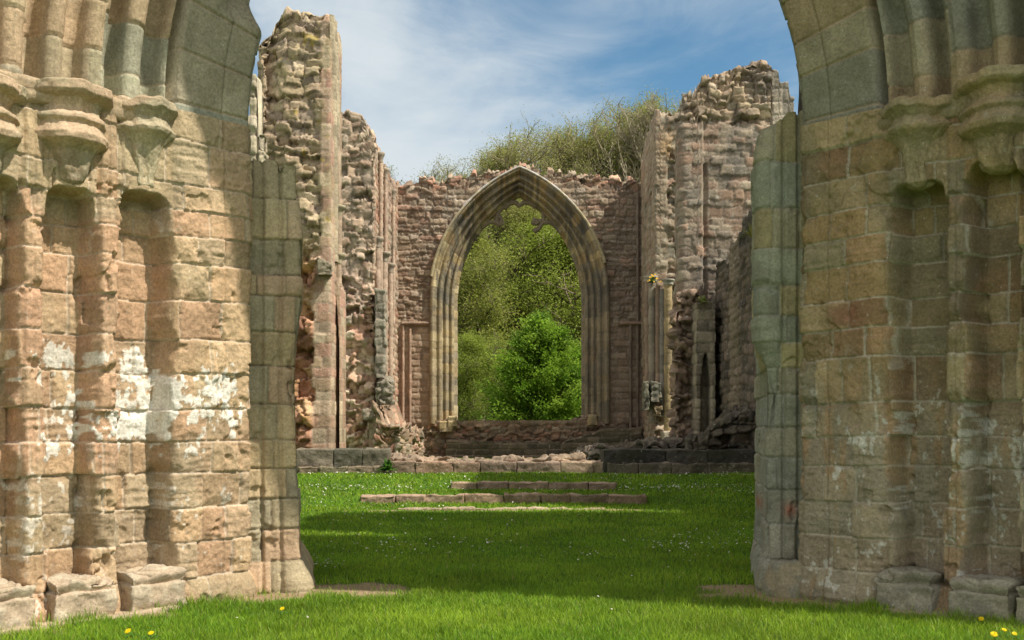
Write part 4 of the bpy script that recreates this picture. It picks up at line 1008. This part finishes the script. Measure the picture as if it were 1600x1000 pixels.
for k, (u, v0, v1, Y, r, col) in enumerate([(1012, 650, 440, 35.6, .10, (.30,.22,.17)), (1019, 660, 440, 34.9, .13, (.30,.26,.21)), (1028, 640, 445, 34.75, .09, (.33,.24,.18)), (1035, 650, 450, 34.7, .11, (.27,.25,.22)), (1044, 675, 445, 34.5, .14, (.36,.28,.16)), (1053, 675, 455, 34.55, .09, (.32,.29,.24))]):
    mb = MB(); shaft(mb, px(u, Y), Y, pz(v0, Y), pz(v1, Y), r, col, k*7+3); o = put(mb.build('wall_shaft', M_arch), st)
    if k in (0, 1, 4):
        mb = MB(); ring_cap(mb, px(u, Y), Y, pz(v1, Y)-.02, r*1.1, r*1.5, .20, (.36, .34, .29) if k else (.34, .3, .24)); putsub(mb.build('shaft_capital', M_arch), o, st)
for (u0, u1, v0, v1, col) in ((1006, 1014, 640, 598, (.17,.17,.13)), (1018, 1032, 628, 600, (.17,.17,.14)), (1022, 1034, 650, 636, (.22,.17,.10))):
    addsolid(st, 'corbel', M_arch, [(px(u0, 34.4), 34.35), (px(u1, 34.4), 34.35), (px(u1, 34.4), 35.1), (px(u0, 34.4), 35.1)], pz(v0, 34.4), lambda x, y, v1=v1: pz(v1, 34.4)+.2*(vn2(x*5, y*5, 3)-.5), .035,
        stones(u0, .2, .3, .4, [col], amp=.08, depth=.02, warp=.1, noise=.045), edge=.15)
addsolid(st, 'base_drum', M_arch, [(px(1036, 34.2), 34.1), (px(1058, 34.2), 34.1), (px(1058, 34.2), 34.9), (px(1036, 34.2), 34.9)], .3, lambda x, y: pz(674, 34.2)+0*x, .04, rubble(5, .6, .6, [(.40,.36,.28)], amp=.05), edge=.2)

# middle transept-side fragment: highest on the right, coursed
Y2 = 30.5
cM = coursed(611, .13, .34, .40, [(.27,.22,.17), (.31,.26,.20), (.24,.20,.16), (.34,.28,.21), (.29,.21,.16), (.26,.23,.19), (.33,.23,.17)], mortar=(.25,.21,.17), amp=.07, joint=.024, depth=.022, warp=.06)
rM = stones(612, .10, .24, .34, [(.38,.30,.21), (.44,.35,.24), (.32,.24,.17), (.40,.33,.25), (.28,.22,.16)], mortar=(.32,.25,.18), amp=.20, depth=.06, warp=.10, noise=.05)
cQ = coursed(613, .32, .42, .4, [(.38,.33,.26), (.34,.29,.22), (.40,.36,.29)], mortar=(.40,.36,.30), amp=.03, joint=.03, depth=.03)
def patM(X, Y, Z, t):
    h, c = cM(X, Y, Z, t); h2, c2 = rM(X, Y, Z, t); h3, c3 = cQ(X, Y, Z, t)
    w = sst(pz(195, Y2)-.2, pz(180, Y2), Z+.3*(fbm2(X*2, Z*0, 3, 3)-.5)); h = h*(1-w)+h2*w; c = c*(1-w[..., None])+c2*w[..., None]
    w = sst(px(1207, Y2)-.03, px(1207, Y2)+.03, X); h = h*(1-w)+h3*w; c = c*(1-w[..., None])+c3*w[..., None]
    # vertical break where the pilaster stands proud
    h = h+.16*sst(px(1098, Y2)+.03, px(1098, Y2)-.03, X)*sst(11.2, 10.4, Z)-.10*sst(.1, 0, abs(X-px(1101, Y2)))*(Z < 9.5)
    c = mixc(c, (.12,.11,.10), sst(.55, .68, fbm2(X*1.2, Z*.5, 4, 33))*.5)
    return h, c
topM = interp([px(u, Y2) for u in (1066, 1068, 1088, 1090, 1112, 1130, 1150, 1170, 1200, 1206, 1207, 1217, 1218, 1232, 1233, 1250)],
              [pz(v, Y2) for v in (152, 150, 148, 133, 120, 110, 100, 98, 101, 104, 114, 115, 130, 131, 148, 150)])
sm = wallthing('wall_fragment', 'tallest right wall fragment, coursed brown stone with a ragged tan top and stepped corner', 'ruined wall', M_far, 'masonry',
    [(px(1067, Y2), Y2), (px(1241, Y2), Y2), (px(1241, Y2)+.1, Y2+1.7), (px(1067, Y2)+.2, Y2+1.7)], .3, ragged(lambda x, y: topM(x), .2, .3, 23), .036, patM)
# rough infill face below, with pilaster and niche doorway
def patM2(X, Y, Z, t):
    h, c = stones(621, .15, .32, .32, [(.28,.20,.15), (.32,.23,.17), (.24,.17,.13)], amp=.26, depth=.06, warp=.1, noise=.06)(X, Y, Z, t); return h, c
addsolid(sm, 'rough_infill', M_far, [(px(1056, 30.0), 30.0), (px(1090, 30.0), 30.0), (px(1090, 30.0), 30.7), (px(1056, 30.0), 30.7)], .3, ragged(lambda x, y: pz(458, 30)+0*x, .3, .3, 3), .04, patM2)
YD = 29.3
def patD(X, Y, Z, t):
    h, c = coursed(623, .28, .36, .4, [(.28,.24,.18), (.24,.20,.16), (.31,.27,.20)], mortar=(.3,.27,.21), amp=.03, joint=.03)(X, Y, Z, t)
    xc = px(1103, YD); zt = pz(552, YD); hw = .13*np.clip((zt-Z)/.9, 0, 1)**.6
    m = sst(hw+.025, hw-.025, abs(X-xc))*(Y < YD+.3)*(Z < zt)
    return h-m*.6, c
addsolid(sm, 'lancet_wall', M_dark, [(px(1088, YD), YD), (px(1118, YD), YD), (px(1118, YD), YD+1.2), (px(1088, YD), YD+1.2)], .3, ragged(lambda x, y: pz(472, YD)+0*x, .2, .3, 3), .03, patD)

# dark receding aisle wall in front of it
XD = 6.0
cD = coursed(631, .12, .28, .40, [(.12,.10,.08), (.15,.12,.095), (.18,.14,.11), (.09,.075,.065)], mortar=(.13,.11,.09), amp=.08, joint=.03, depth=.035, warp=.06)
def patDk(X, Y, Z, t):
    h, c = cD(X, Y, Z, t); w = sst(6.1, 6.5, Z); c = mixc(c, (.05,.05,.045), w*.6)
    h = h-.08*sst(.06, 0, abs(Y-28.4))-.08*sst(.06, 0, abs(Y-27.2))
    c = mixc(c, (.30,.24,.18), sst(27.15, 27.25, Y)*sst(28.4, 28.3, Y)*.5)
    return h+.1*(fbm2(Y*1.5, Z*1.5, 3, 3)-.5), c
topD = interp([24.6, 25.5, 26.6, 26.7, 28.4, 28.5, 30.2], [7.1, 7.1, 7.0, 6.7, 6.5, 6.2, 6.4])
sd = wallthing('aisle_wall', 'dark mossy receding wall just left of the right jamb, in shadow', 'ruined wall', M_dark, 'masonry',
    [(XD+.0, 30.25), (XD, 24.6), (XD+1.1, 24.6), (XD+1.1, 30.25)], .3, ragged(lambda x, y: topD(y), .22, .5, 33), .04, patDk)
# unseen block behind the right jamb, shaped to cast the shadow over the lawn
wallthing('shadow_block', 'unseen masonry block behind the right jamb, shaped to shade the lawn', 'shadow-casting block', M_far, 'masonry',
    [(5.85, 11.7), (16, 11.7), (16, 15), (5.85, 15)], -.2, ragged(lambda x, y: 14.0+0*x, .5, .6, 41), .12, cM)

addsolid(sd, 'shadow_stub', M_dark, [(6.15, 18.2), (7.2, 18.2), (7.2, 24.5), (6.15, 24.5)], -.1, ragged(lambda x, y: 10.8-3.9*sst(21.6, 22.2, y), .5, .4, 43), .08, patDk)  # unseen stub added to throw shade across the steps
# heaps of dark rubble at the foot of the right walls
def heap(name, label, u0, u1, Y, vtop, seed, depth=1.2, palette=DARK, mat=M_dark):
    us = np.linspace(u0, u1, len(vtop)); f = interp([px(u, Y) for u in us], [pz(v, Y) for v in vtop])
    return wallthing(name, label, 'rubble', mat, 'rubble_core', [(px(u0, Y), Y), (px(u1, Y), Y), (px(u1, Y), Y+depth), (px(u0, Y), Y+depth)], .2, ragged(lambda x, y: f(x)+.0*y, .22, .3, seed), .035,
        stones(seed, .10, .24, .32, palette, mortar=(.07,.06,.05), amp=.20, depth=.06, warp=.09, noise=.05))
heap('rubble_heap', 'dark heap of loose rubble rising against the right jamb', 1080, 1200, 25.4, (694, 684, 668, 652, 642, 636, 628), 651, .9, [(.12,.10,.08), (.16,.13,.10), (.09,.08,.065)])
heap('rubble_ledge', 'low dark rubble ledge below the moulded shafts on the right', 1004, 1112, 29.0, (694, 684, 690, 682, 676, 680), 652, 1.5, [(.15,.12,.10), (.20,.17,.14), (.11,.09,.08)])
heap('rubble_ledge', 'small mound of broken stones at the lower right corner of the window wall', 898, 1010, 30.5, (712, 704, 700, 706, 700, 697), 653, 2.0, [(.20,.16,.13), (.26,.22,.18), (.15,.12,.10)])

# ------------------------------------------------------------------ plinth courses, steps
YP = 25.1
def blockrow(name, label, cat, xa, xb, Y, z0, z1, bl, mat, palette, seed, depth=.6, curve=None, jit=.02, grp=None):
    t = thing(name, label, cat, ((xa+xb)/2, Y, 0), grp)
    x = xa; i = 0; mb = MB()
    while x < xb-.1:
        w = bl*(.7+.6*float(hsh(i, seed, 0, 3))); x1 = min(x+w, xb)
        if xb-x1 < .2: x1 = xb
        cy = curve((x+x1)/2) if curve else Y
        y0 = cy+jit*(float(hsh(i, seed, 1, 3))-.5); hz = z1+jit*(float(hsh(i, seed, 2, 3))-.5)
        base = np.array(palette[int(float(hsh(i, seed, 5, 3))*len(palette)) % len(palette)])
        def pt(X, Y_, Z, tt, base=base, i=i):
            n_ = fbm3(X*4, Y_*4, Z*4, 4, seed+i); e = fbm3(X*14, Y_*14, Z*14, 3, seed)
            return (n_-.5)*.10+(e-.5)*.03, base*(.75+.5*n_)[..., None]
        solid(mb, [(x+.008, y0), (x1-.008, y0), (x1-.008, y0+depth), (x+.008, y0+depth)], z0, lambda a, b, hz=hz: hz+(fbm2(a*3, b*3, 3, seed+i)-.5)*.05, .03, pt, edge=.05)
        x = x1; i += 1
    put(mb.build('stone_course', mat), t); return t
pl = blockrow('plinth_wall', 'low plinth of large dark lichen-spotted blocks under the left wall fragment', 'low wall', px(462, YP), px(606, YP), YP, .2, pz(702, YP), .95, M_dark, [(.17,.15,.12), (.22,.19,.15), (.13,.12,.10)], 5, .8)
t2 = blockrow('kerb', 'low kerb of pale blocks under the dark plinth on the left', 'kerb', px(466, YP-.15), px(600, YP-.15), YP-.15, .2, pz(729, YP-.15), .7, M_far, [(.24,.21,.14), (.28,.22,.16)], 7, .3)
pm = thing('platform_wall', 'long low brown block wall across the head of the nave steps', 'low wall', (0, YP, 0))
o_ = blockrow('x', None, None, px(598, YP), px(945, YP), YP, .2, pz(722, YP), .85, M_far, [(.31,.21,.15), (.27,.19,.14), (.33,.25,.18), (.24,.18,.14)], 9, .7)
for ch in list(o_.children): ch.parent = pm; ch.location = (o_.location[0], 0, 0)
bpy.data.objects.remove(o_)
addsolid(pm, 'broken_top', M_farpink, [(px(606, 25.35), 25.3), (px(915, 25.35), 25.3), (px(915, 25.35), 26.6), (px(606, 25.35), 26.6)], .2,
    ragged(lambda x, y: interp([px(u, 25.4) for u in (606, 640, 700, 760, 800, 870, 915)], [pz(v, 25.4) for v in (712, 716, 717, 722, 719, 716, 712)])(x), .10, .35, 61), .03, stones(661, .08, .16, .36, [(.34,.24,.17), (.30,.21,.15), (.38,.29,.21), (.26,.20,.15)], amp=.09, depth=.05))
blockrow('plinth_wall', 'dark low plinth wall running to the right jamb', 'low wall', px(942, YP), px(1215, YP), YP, .2, pz(703, YP), 1.3, M_dark, [(.10,.09,.08), (.07,.065,.06), (.13,.11,.09)], 13, .9)
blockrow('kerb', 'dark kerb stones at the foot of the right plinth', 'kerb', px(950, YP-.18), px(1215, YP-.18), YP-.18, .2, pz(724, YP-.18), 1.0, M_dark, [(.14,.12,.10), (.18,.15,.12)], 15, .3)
blockrow('stone_step', 'upper stone step, the shorter one nearest the platform wall', 'step', px(706, 22.7), px(962, 22.7), 22.7, .15, .415, .75, M_far, [(.36,.26,.18), (.33,.24,.18), (.30,.23,.16)], 17, .34, lambda x: step_y(1, x)-.16, grp='worn stone steps')
blockrow('stone_step', 'long middle stone step curving across the lawn', 'step', px(565, 21.2), px(1010, 21.2), 21.2, 0., .235, .80, M_far, [(.32,.23,.16), (.28,.21,.15), (.36,.26,.19)], 19, .34, lambda x: step_y(0, x)-.16, grp='worn stone steps')
blockrow('stone_step', 'lowest worn stone step, almost sunk in the grass', 'step', px(620, 19.9), px(960, 19.9), 19.9, -.1, .052, .9, M_far, [(.40,.32,.22), (.36,.28,.20)], 21, .20, lambda x: 19.95-.010*(x-.1)**2, grp='worn stone steps')

# ------------------------------------------------------------------ small plants on the masonry
def tuft(name, label, cat, p, n, L, cols, flowers=None, spread=1., leafy=False):
    t = thing(name, label, cat, tuple(float(q) for q in p)); mb = MB(); tips = []
    for i in range(n):
        a = rng.uniform(0, 2*math.pi); l = L*rng.uniform(.5, 1.1); el = rng.uniform(.2, 1.4)
        d = np.array([math.cos(a)*math.cos(el)*spread, math.sin(a)*math.cos(el)*spread, math.sin(el)]); s = np.array([-math.sin(a), math.cos(a), 0])*L*(.10 if leafy else .03)
        m = d*l*.6; e = d*l+np.array([0, 0, -.25*l*math.cos(el)]); c = cols[rng.integers(len(cols))]
        mb.add([np.zeros(3)-s*.3, m-s, e, m+s, s*.3], [np.array([[0, 1, 2, 3, 4]])], c); tips.append(e)
    mb.build('foliage', M_leaf, t, False)
    if flowers:
        mb = MB()
        for i in range(flowers[0]):
            c = tips[rng.integers(len(tips))]+rng.normal(0, L*.12, 3); c[2] += L*.1; r = flowers[1]
            th = np.linspace(0, 2*math.pi, 6, endpoint=False); mb.add(np.stack([c[0]+r*np.cos(th), c[1]+r*.5*np.sin(th), c[2]+r*np.sin(th)], -1), [np.array([list(range(6))])], flowers[2])
        mb.build('blossom', M_petal, t, False)
tuft('grass_tuft', 'yellow-green grass tuft hanging off the dark wall beside the right jamb', 'grass tuft', P(1178, 372, 25.3)+np.array([-.05, -.05, 0]), 70, .42, [(.30,.30,.06), (.38,.36,.10), (.18,.24,.05)], spread=1.4)
tuft('wallflower', 'small plant with orange-yellow flowers on top of the moulded shafts', 'plant', P(1020, 441, 34.6), 60, .26, [(.08,.14,.03), (.12,.18,.04)], (20, .028, (.75, .45, .03)), leafy=True)
tuft('wallflower', 'pale tuft of weeds on the ledge above the right lancet doorway', 'plant', P(1098, 474, 29.2), 60, .28, [(.30,.32,.12), (.2,.24,.07)], leafy=True)
tuft('weed', 'green leafy weed growing at the corner of the dark left plinth', 'plant', P(605, 736, 24.9), 110, .34, [(.08,.20,.03), (.12,.26,.04), (.05,.13,.02)], leafy=True)

# ------------------------------------------------------------------ trees
def grow(seed, H, spread, r0, levels, nch, leaves, lsize, cols, upright=.5, first=.15, bend=.12, bark_c=(.16,.13,.09), lsp=.4, segs=5, wig=.2):
    rg = np.random.default_rng(seed); tr = MB(); tw = MB(); anchors = []
    def branch(p, d, L, r, lev):
        n = segs if lev < 2 else 4
        pts = [p]; dd = d.copy()
        for i in range(n):
            dd = dd+rg.normal(0, wig*(.5 if lev == 0 else 1), 3); dd[2] += bend*(1 if lev else .3); dd /= np.linalg.norm(dd)
            pts.append(pts[-1]+dd*L/n)
        pts = np.array(pts); tp = np.linspace(1, .35 if lev < levels else .3, n+1)
        (tr if lev < 2 else tw).tube(pts, np.maximum(r*tp, .006), np.array(bark_c)*(.8+.4*rg.random()), 7 if lev == 0 else (5 if lev == 1 else 3), False)
        if lev >= levels:
            for q in (1, .75, .5, .3): anchors.append(pts[0]*(1-q)+pts[-1]*q)
            return
        k = nch[lev]
        for i in range(k):
            f = first+(1-first)*(i+rg.random())/k if lev == 0 else .2+.8*(i+rg.random())/k
            x = f*n; a = int(min(x, n-1)); pp = pts[a]+(pts[a+1]-pts[a])*(x-a)
            ax = dd if lev else np.array([0, 0, 1.]); az = rg.uniform(0, 2*math.pi)
            o = np.array([math.cos(az), math.sin(az), 0])
            if lev: o = np.cross(ax, rg.normal(0, 1, 3)); o /= np.linalg.norm(o)
            nd = ax*upright+o*(1.0)+np.array([0, 0, .15]); nd /= np.linalg.norm(nd)
            if lev == 0: ll = spread*(1.05-.55*abs(f-.45)/.55)*rg.uniform(.8, 1.15)*(1-.3*(f > .85))
            else: ll = L*rg.uniform(.42, .62)
            branch(pp, nd, ll, r*(.55-.15*f if lev == 0 else .55), lev+1)
    branch(np.array([0, 0, 0.]), np.array([0, 0, 1.]), H, r0, 0)
    A = np.array(anchors); lf = None
    if leaves:
        n = leaves; c = A[rg.integers(len(A), size=n)]+rg.normal(0, lsp, (n, 3))
        s = lsize*rg.uniform(.6, 1.3, n)[:, None]
        u = rg.normal(0, 1, (n, 3)); u /= np.linalg.norm(u, axis=1)[:, None]; w = np.cross(u, rg.normal(0, 1, (n, 3))); w /= np.linalg.norm(w, axis=1)[:, None]
        V = np.stack([c-u*s, c+w*s*.5, c+u*s, c-w*s*.5], 1).reshape(-1, 3)
        cl = np.array(cols); cell = np.floor(c/1.1); hh = hsh(cell[:, 0], cell[:, 1], cell[:, 2], seed)
        i = np.clip(((hh*.7+rg.random(n)*.3)*len(cl)).astype(int), 0, len(cl)-1); cc = cl[i]*(.8+.4*rg.random(n))[:, None]
        lf = MB(); lf.add(V, [np.arange(n*4).reshape(n, 4)], np.repeat(cc, 4, 0))
    return tr, tw, lf
def proto(*a, **k):
    tr, tw, lf = grow(*a, **k)
    o1 = tr.build('trunk', M_bark); o2 = tw.build('branches', M_bark) if tw.n else None; o3 = lf.build('crown', M_leaf, None, False) if lf else None
    ms = []
    for o in (o1, o2, o3):
        if o: ms.append((o.name.split('.')[0], o.data)); bpy.data.objects.remove(o)
    return ms
def plant_tree(name, ms, x, y, s, rz, label, cat='tree', grp=None, sz=None, z=None, vtop=None):
    if vtop is not None:
        zm = 0
        for nm, me in ms:
            a = np.empty(len(me.vertices)*3, np.float32); me.vertices.foreach_get('co', a); zm = max(zm, float(np.percentile(a[2::3], 99.7)))
        sz = (pz(vtop, y)-float(G(x, y))+.1)/zm; s = s*sz
    t = thing(name, label, cat, (x, y, float(G(x, y))-.1 if z is None else z), grp); t.rotation_euler = (0, 0, rz); t.scale = (s, s, sz or s)
    for nm, me in ms:
        o = bpy.data.objects.new(nm, me); C.objects.link(o); o.parent = t
OL = [(.22,.26,.05), (.27,.30,.06), (.31,.34,.07), (.19,.22,.05), (.26,.26,.09)]
BR = [(.18,.31,.03), (.22,.36,.035), (.13,.25,.02), (.27,.41,.05), (.10,.19,.02)]
woodA = proto(11, 16, 4.6, .22, 3, [20, 7, 6], 60000, .085, OL, upright=.55, first=.12, lsp=.42)
woodB = proto(12, 17, 5.2, .20, 3, [22, 7, 6], 48000, .08, [(.27,.29,.07), (.31,.34,.08), (.34,.36,.11), (.27,.27,.11)], upright=.8, first=.10, lsp=.45)
woodC = proto(13, 14, 5.0, .25, 3, [18, 7, 7], 65000, .085, [(.21,.27,.04), (.25,.32,.05), (.29,.36,.06)], upright=.4, first=.1, lsp=.45)
bareA = proto(21, 15, 5.5, .22, 4, [22, 7, 6, 4], 42000, .055, [(.30,.32,.09), (.33,.34,.12), (.25,.29,.07)], upright=1.1, first=.2, bark_c=(.27,.23,.15), bend=.16, lsp=.25)
bareB = proto(22, 16, 5.0, .22, 4, [20, 7, 6, 4], 9000, .05, [(.24,.25,.09), (.25,.24,.11)], upright=1.3, first=.25, bark_c=(.30,.26,.19), bend=.18, lsp=.25)
sap = proto(23, 9, 2.6, .10, 3, [16, 8, 6], 1800, .05, [(.2,.27,.08), (.25,.3,.12)], upright=.9, first=.3, bark_c=(.22,.19,.14), lsp=.2)
W = 'wood on the slope seen through the window arch'
lab = ['yellow-green spring tree with a dark slim trunk, left of centre through the arch', 'pale olive thinly leaved tree at the left edge of the arch opening', 'bright green round tree filling the upper right of the arch opening',
       'olive tree behind the pointed top of the arch opening', 'tall green tree further back through the centre of the arch', 'loose olive tree just right of the bush through the arch', 'low brownish green tree at the lower left through the arch',
       'yellow-green tree at the right edge through the arch', 'dense tree in the gap behind the dark slim trunk', 'distant green tree high in the arch between the others']
spots = [(woodA, -1.6, 57, 1.0, .3), (woodB, -4.6, 56, .85, 1.1), (woodC, 3.2, 62, 1.12, 2.2), (woodB, .6, 68, 1.05, 3.0), (woodA, .9, 74, 1.2, 4.1), (woodB, 6.6, 58, .9, 5.0), (woodC, -3.4, 51, .42, .7), (woodA, 5.2, 66, 1.1, 2.8), (woodC, -3.6, 66, .98, 4.4), (woodC, 2.0, 82, 1.15, 1.5)]
for (ms, x, y, s, rz), lb, vt in zip(spots, lab, (345, 410, 330, 318, 300, 380, 520, 322, 335, 296)): plant_tree('woodland_tree', ms, x, y, 1.1, rz, lb, grp=W, vtop=vt)
names = ['lowest twiggy tree, at the left end of the row above the window wall', 'twiggy olive tree directly above the window apex', 'rounded olive twiggy tree just right of the window apex', 'dense olive twiggy tree third along to the right of the window apex',
         'greyish bare tree in the middle of the row above the wall', 'tall olive tree with a broad twiggy dome right of the middle', 'tall thin bare tree next to the right choir wall', 'tallest bare tree, half hidden by the right choir wall']
for k, (u, vt, Y) in enumerate(((742, 262, 76), (785, 243, 78), (828, 219, 75), (868, 203, 79), (905, 188, 76), (942, 178, 80), (980, 168, 77), (1020, 160, 80))):
    plant_tree('bare_tree', bareB if k == 6 else bareA, px(u, Y), Y, 1.25, k*1.37+.4, names[k], grp='thinly leaved trees above the window wall', vtop=vt)
plant_tree('sapling', sap, px(640, 58), 58, 1.0, .5, 'small airy tree showing left above the window wall', z=pz(248, 58)-10.2)
for i, (u, y, s) in enumerate(((672, 62, .85), (700, 66, .95), (720, 66, 1.05))):
    plant_tree('sapling', sap, px(u, y), y, s, 1.7*i, ['slight low sapling second from the left above the wall', 'low sapling third from the left above the wall', 'low sapling touching the row of twiggy trees'][i], z=pz((272, 266, 258)[i], y)-10.2*s)
# the bright bush
def bush():
    rg = np.random.default_rng(5); t = thing('bush', 'bright green dense leafy bush just beyond the broken window sill', 'bush', (px(848, 47), 47, 0))
    st_, tw_, lf = MB(), MB(), MB(); V = []; Cc = []
    cl = np.array(BR); n = 0
    for k in range(420):
        zf = rg.random()**.9; z = .3+zf*6.2; rad = 3.0*(1-zf**1.8)**.62*(.35+.65*rg.random()**.4); a = rg.uniform(0, 2*math.pi)
        rad *= (1+.25*math.sin(a*3+k)); e = np.array([rad*math.cos(a), rad*math.sin(a)*.9, z+.2*rg.normal()])
        b = np.array([rg.normal(0, .15), rg.normal(0, .15), max(.1, z-.8-rad*.3)])
        tw_.tube([b, (b+e)/2+np.array([0, 0, .15]), e], [.035, .02, .008], (.12, .09, .05), 3, False)
        m = 150; f = rg.uniform(.55, 1.12, m)[:, None]; c = b*(1-f)+e*f+rg.normal(0, 1, (m, 3))*np.array([.20, .20, .11])
        s = rg.uniform(.05, .10, m)[:, None]
        dirn = (e-b)/np.linalg.norm(e-b); u = dirn+rg.normal(0, .6, (m, 3)); u[:, 2] -= .15; u /= np.linalg.norm(u, axis=1)[:, None]
        w = np.cross(u, np.array([0, 0, 1.])+rg.normal(0, .35, (m, 3))); w /= np.linalg.norm(w, axis=1)[:, None]
        V.append(np.stack([c-u*s, c+w*s*.55, c+u*s, c-w*s*.55], 1).reshape(-1, 3)); Cc.append(np.repeat(cl[rg.integers(len(cl))]*rg.uniform(.75, 1.25, m)[:, None], 4, 0)); n += m
    lf.add(np.concatenate(V), [np.arange(n*4).reshape(n, 4)], np.concatenate(Cc))
    st_.tube([(0, 0, -.2), (.05, 0, 2), (0, 0, 4.5)], [.14, .10, .04], (.12, .09, .06), 8)
    st_.build('trunk', M_bark, t); tw_.build('branches', M_bark, t); lf.build('crown', M_leaf, t, False)
    # neighbour, half hidden by the right jamb of the window
    t2 = thing('bush', 'second green bush, mostly hidden behind the right side of the window', 'bush', (px(925, 49), 49, 0))
    for ch in list(t.children):
        o = bpy.data.objects.new(ch.name.split('.')[0], ch.data); C.objects.link(o); o.parent = t2
    t2.rotation_euler = (0, 0, 2); t2.scale = (.9, .9, .82)
bush()

# ------------------------------------------------------------------ light, sky
EL, AZ = 53, 25
sd_ = Vector((math.cos(R(EL))*math.cos(R(AZ)), -math.cos(R(EL))*math.sin(R(AZ)), math.sin(R(EL))))
l = bpy.data.lights.new('sun', 'SUN'); l.energy = 4.2; l.angle = R(.6); l.color = (1, .92, .78)
lo = bpy.data.objects.new('sun', l); C.objects.link(lo); lo.rotation_euler = (-sd_).to_track_quat('-Z', 'Y').to_euler(); lo.location = (10, -5, 20)
w = bpy.data.worlds.new('World'); scene.world = w; w.use_nodes = True; nt = w.node_tree; nt.nodes.clear(); N = nt.nodes; Lk = nt.links.new
out = N.new('ShaderNodeOutputWorld'); bg = N.new('ShaderNodeBackground'); Lk(bg.outputs[0], out.inputs[0]); bg.inputs[1].default_value = .14
sky = N.new('ShaderNodeTexSky'); sky.sky_type = 'NISHITA'; sky.sun_disc = False; sky.sun_elevation = R(EL); sky.sun_rotation = R(90+AZ)
sky.air_density = 1.0; sky.dust_density = .6; sky.ozone_density = 1.6
tc = N.new('ShaderNodeTexCoord')
def mth(op, a, b=None, c=None, clamp=False):
    n = N.new('ShaderNodeMath'); n.operation = op; n.use_clamp = clamp
    for i, q in enumerate((a, b, c)):
        if q is None: continue
        if isinstance(q, (int, float)): n.inputs[i].default_value = q
        else: Lk(q, n.inputs[i])
    return n.outputs[0]
def nz(scale, det, rough, dist, loc=(0, 0, 0), sc=(1, 1, 1)):
    mp = N.new('ShaderNodeMapping'); mp.inputs['Location'].default_value = loc; mp.inputs['Scale'].default_value = sc; Lk(tc.outputs['Generated'], mp.inputs[0])
    n = N.new('ShaderNodeTexNoise'); n.inputs['Scale'].default_value = scale; n.inputs['Detail'].default_value = det; n.inputs['Roughness'].default_value = rough; n.inputs['Distortion'].default_value = dist
    Lk(mp.outputs[0], n.inputs['Vector']); return n.outputs[0]
def blob(u, v, r0, r1):
    d = np.array([(u-800)/F, 1, (HV-v)/F]); d /= np.linalg.norm(d)
    vd = N.new('ShaderNodeVectorMath'); vd.operation = 'DISTANCE'; Lk(tc.outputs['Generated'], vd.inputs[0]); vd.inputs[1].default_value = tuple(d)
    mr = N.new('ShaderNodeMapRange'); mr.interpolation_type = 'SMOOTHSTEP'; mr.inputs[1].default_value = r1; mr.inputs[2].default_value = r0; Lk(vd.outputs['Value'], mr.inputs[0]); return mr.outputs[0]
big = nz(2.6, 6, .52, .5, (.3, 1.7, .2), (1, 1, 2.2)); fine = nz(7, 6, .6, .8, (3.1, .4, 1), (1, 1, 2.6))
m = mth('ADD', mth('MULTIPLY', big, .75), mth('MULTIPLY', fine, .25))
b1 = blob(640, 235, .0, .27); b2 = blob(560, 60, .0, .16); b3 = blob(1000, 20, 0, .2)
m = mth('ADD', m, mth('MULTIPLY', b1, .34)); m = mth('ADD', m, mth('MULTIPLY', b2, .03)); m = mth('ADD', m, mth('MULTIPLY', b3, .08))
sx = N.new('ShaderNodeSeparateXYZ'); Lk(tc.outputs['Generated'], sx.inputs[0])
oc = N.new('ShaderNodeMapRange'); oc.inputs[1].default_value = .80; oc.inputs[2].default_value = .55; Lk(sx.outputs[1], oc.inputs[0])  # cloud outside the view, added bright and warm to lift the shade
m = mth('ADD', m, mth('MULTIPLY', oc.outputs[0], .22))
mr = N.new('ShaderNodeMapRange'); mr.interpolation_type = 'SMOOTHSTEP'; mr.inputs[1].default_value = .47; mr.inputs[2].default_value = .82; mr.inputs[4].default_value = .95; Lk(m, mr.inputs[0])
mx = N.new('ShaderNodeMix'); mx.data_type = 'RGBA'; Lk(mr.outputs[0], mx.inputs[0]); 
tint = N.new('ShaderNodeMix'); tint.data_type = 'RGBA'; tint.blend_type = 'MULTIPLY'; tint.inputs[0].default_value = 1; Lk(sky.outputs[0], tint.inputs[6]); tint.inputs[7].default_value = (.42, .60, .61, 1)
Lk(tint.outputs[2], mx.inputs[6]); 
cm = N.new('ShaderNodeMix'); cm.data_type = 'RGBA'; Lk(oc.outputs[0], cm.inputs[0]); cm.inputs[6].default_value = (3.5, 3.8, 3.95, 1); cm.inputs[7].default_value = (6.5, 6.1, 5.4, 1); Lk(cm.outputs[2], mx.inputs[7])
Lk(mx.outputs[2], bg.inputs[0])

# ------------------------------------------------------------------ camera
cam = bpy.data.cameras.new('camera'); co = bpy.data.objects.new('camera', cam); C.objects.link(co); scene.camera = co
co.location = (0, 0, CZ); co.rotation_euler = (R(90), 0, 0); cam.sensor_width = 36; cam.lens = 36; cam.shift_y = (HV-500)/1600; cam.clip_end = 3000
scene.view_settings.view_transform = 'Standard'; scene.view_settings.look = 'None'; scene.view_settings.gamma = 1; scene.view_settings.exposure = .56
scene.render.resolution_x = 1024; scene.render.resolution_y = 640
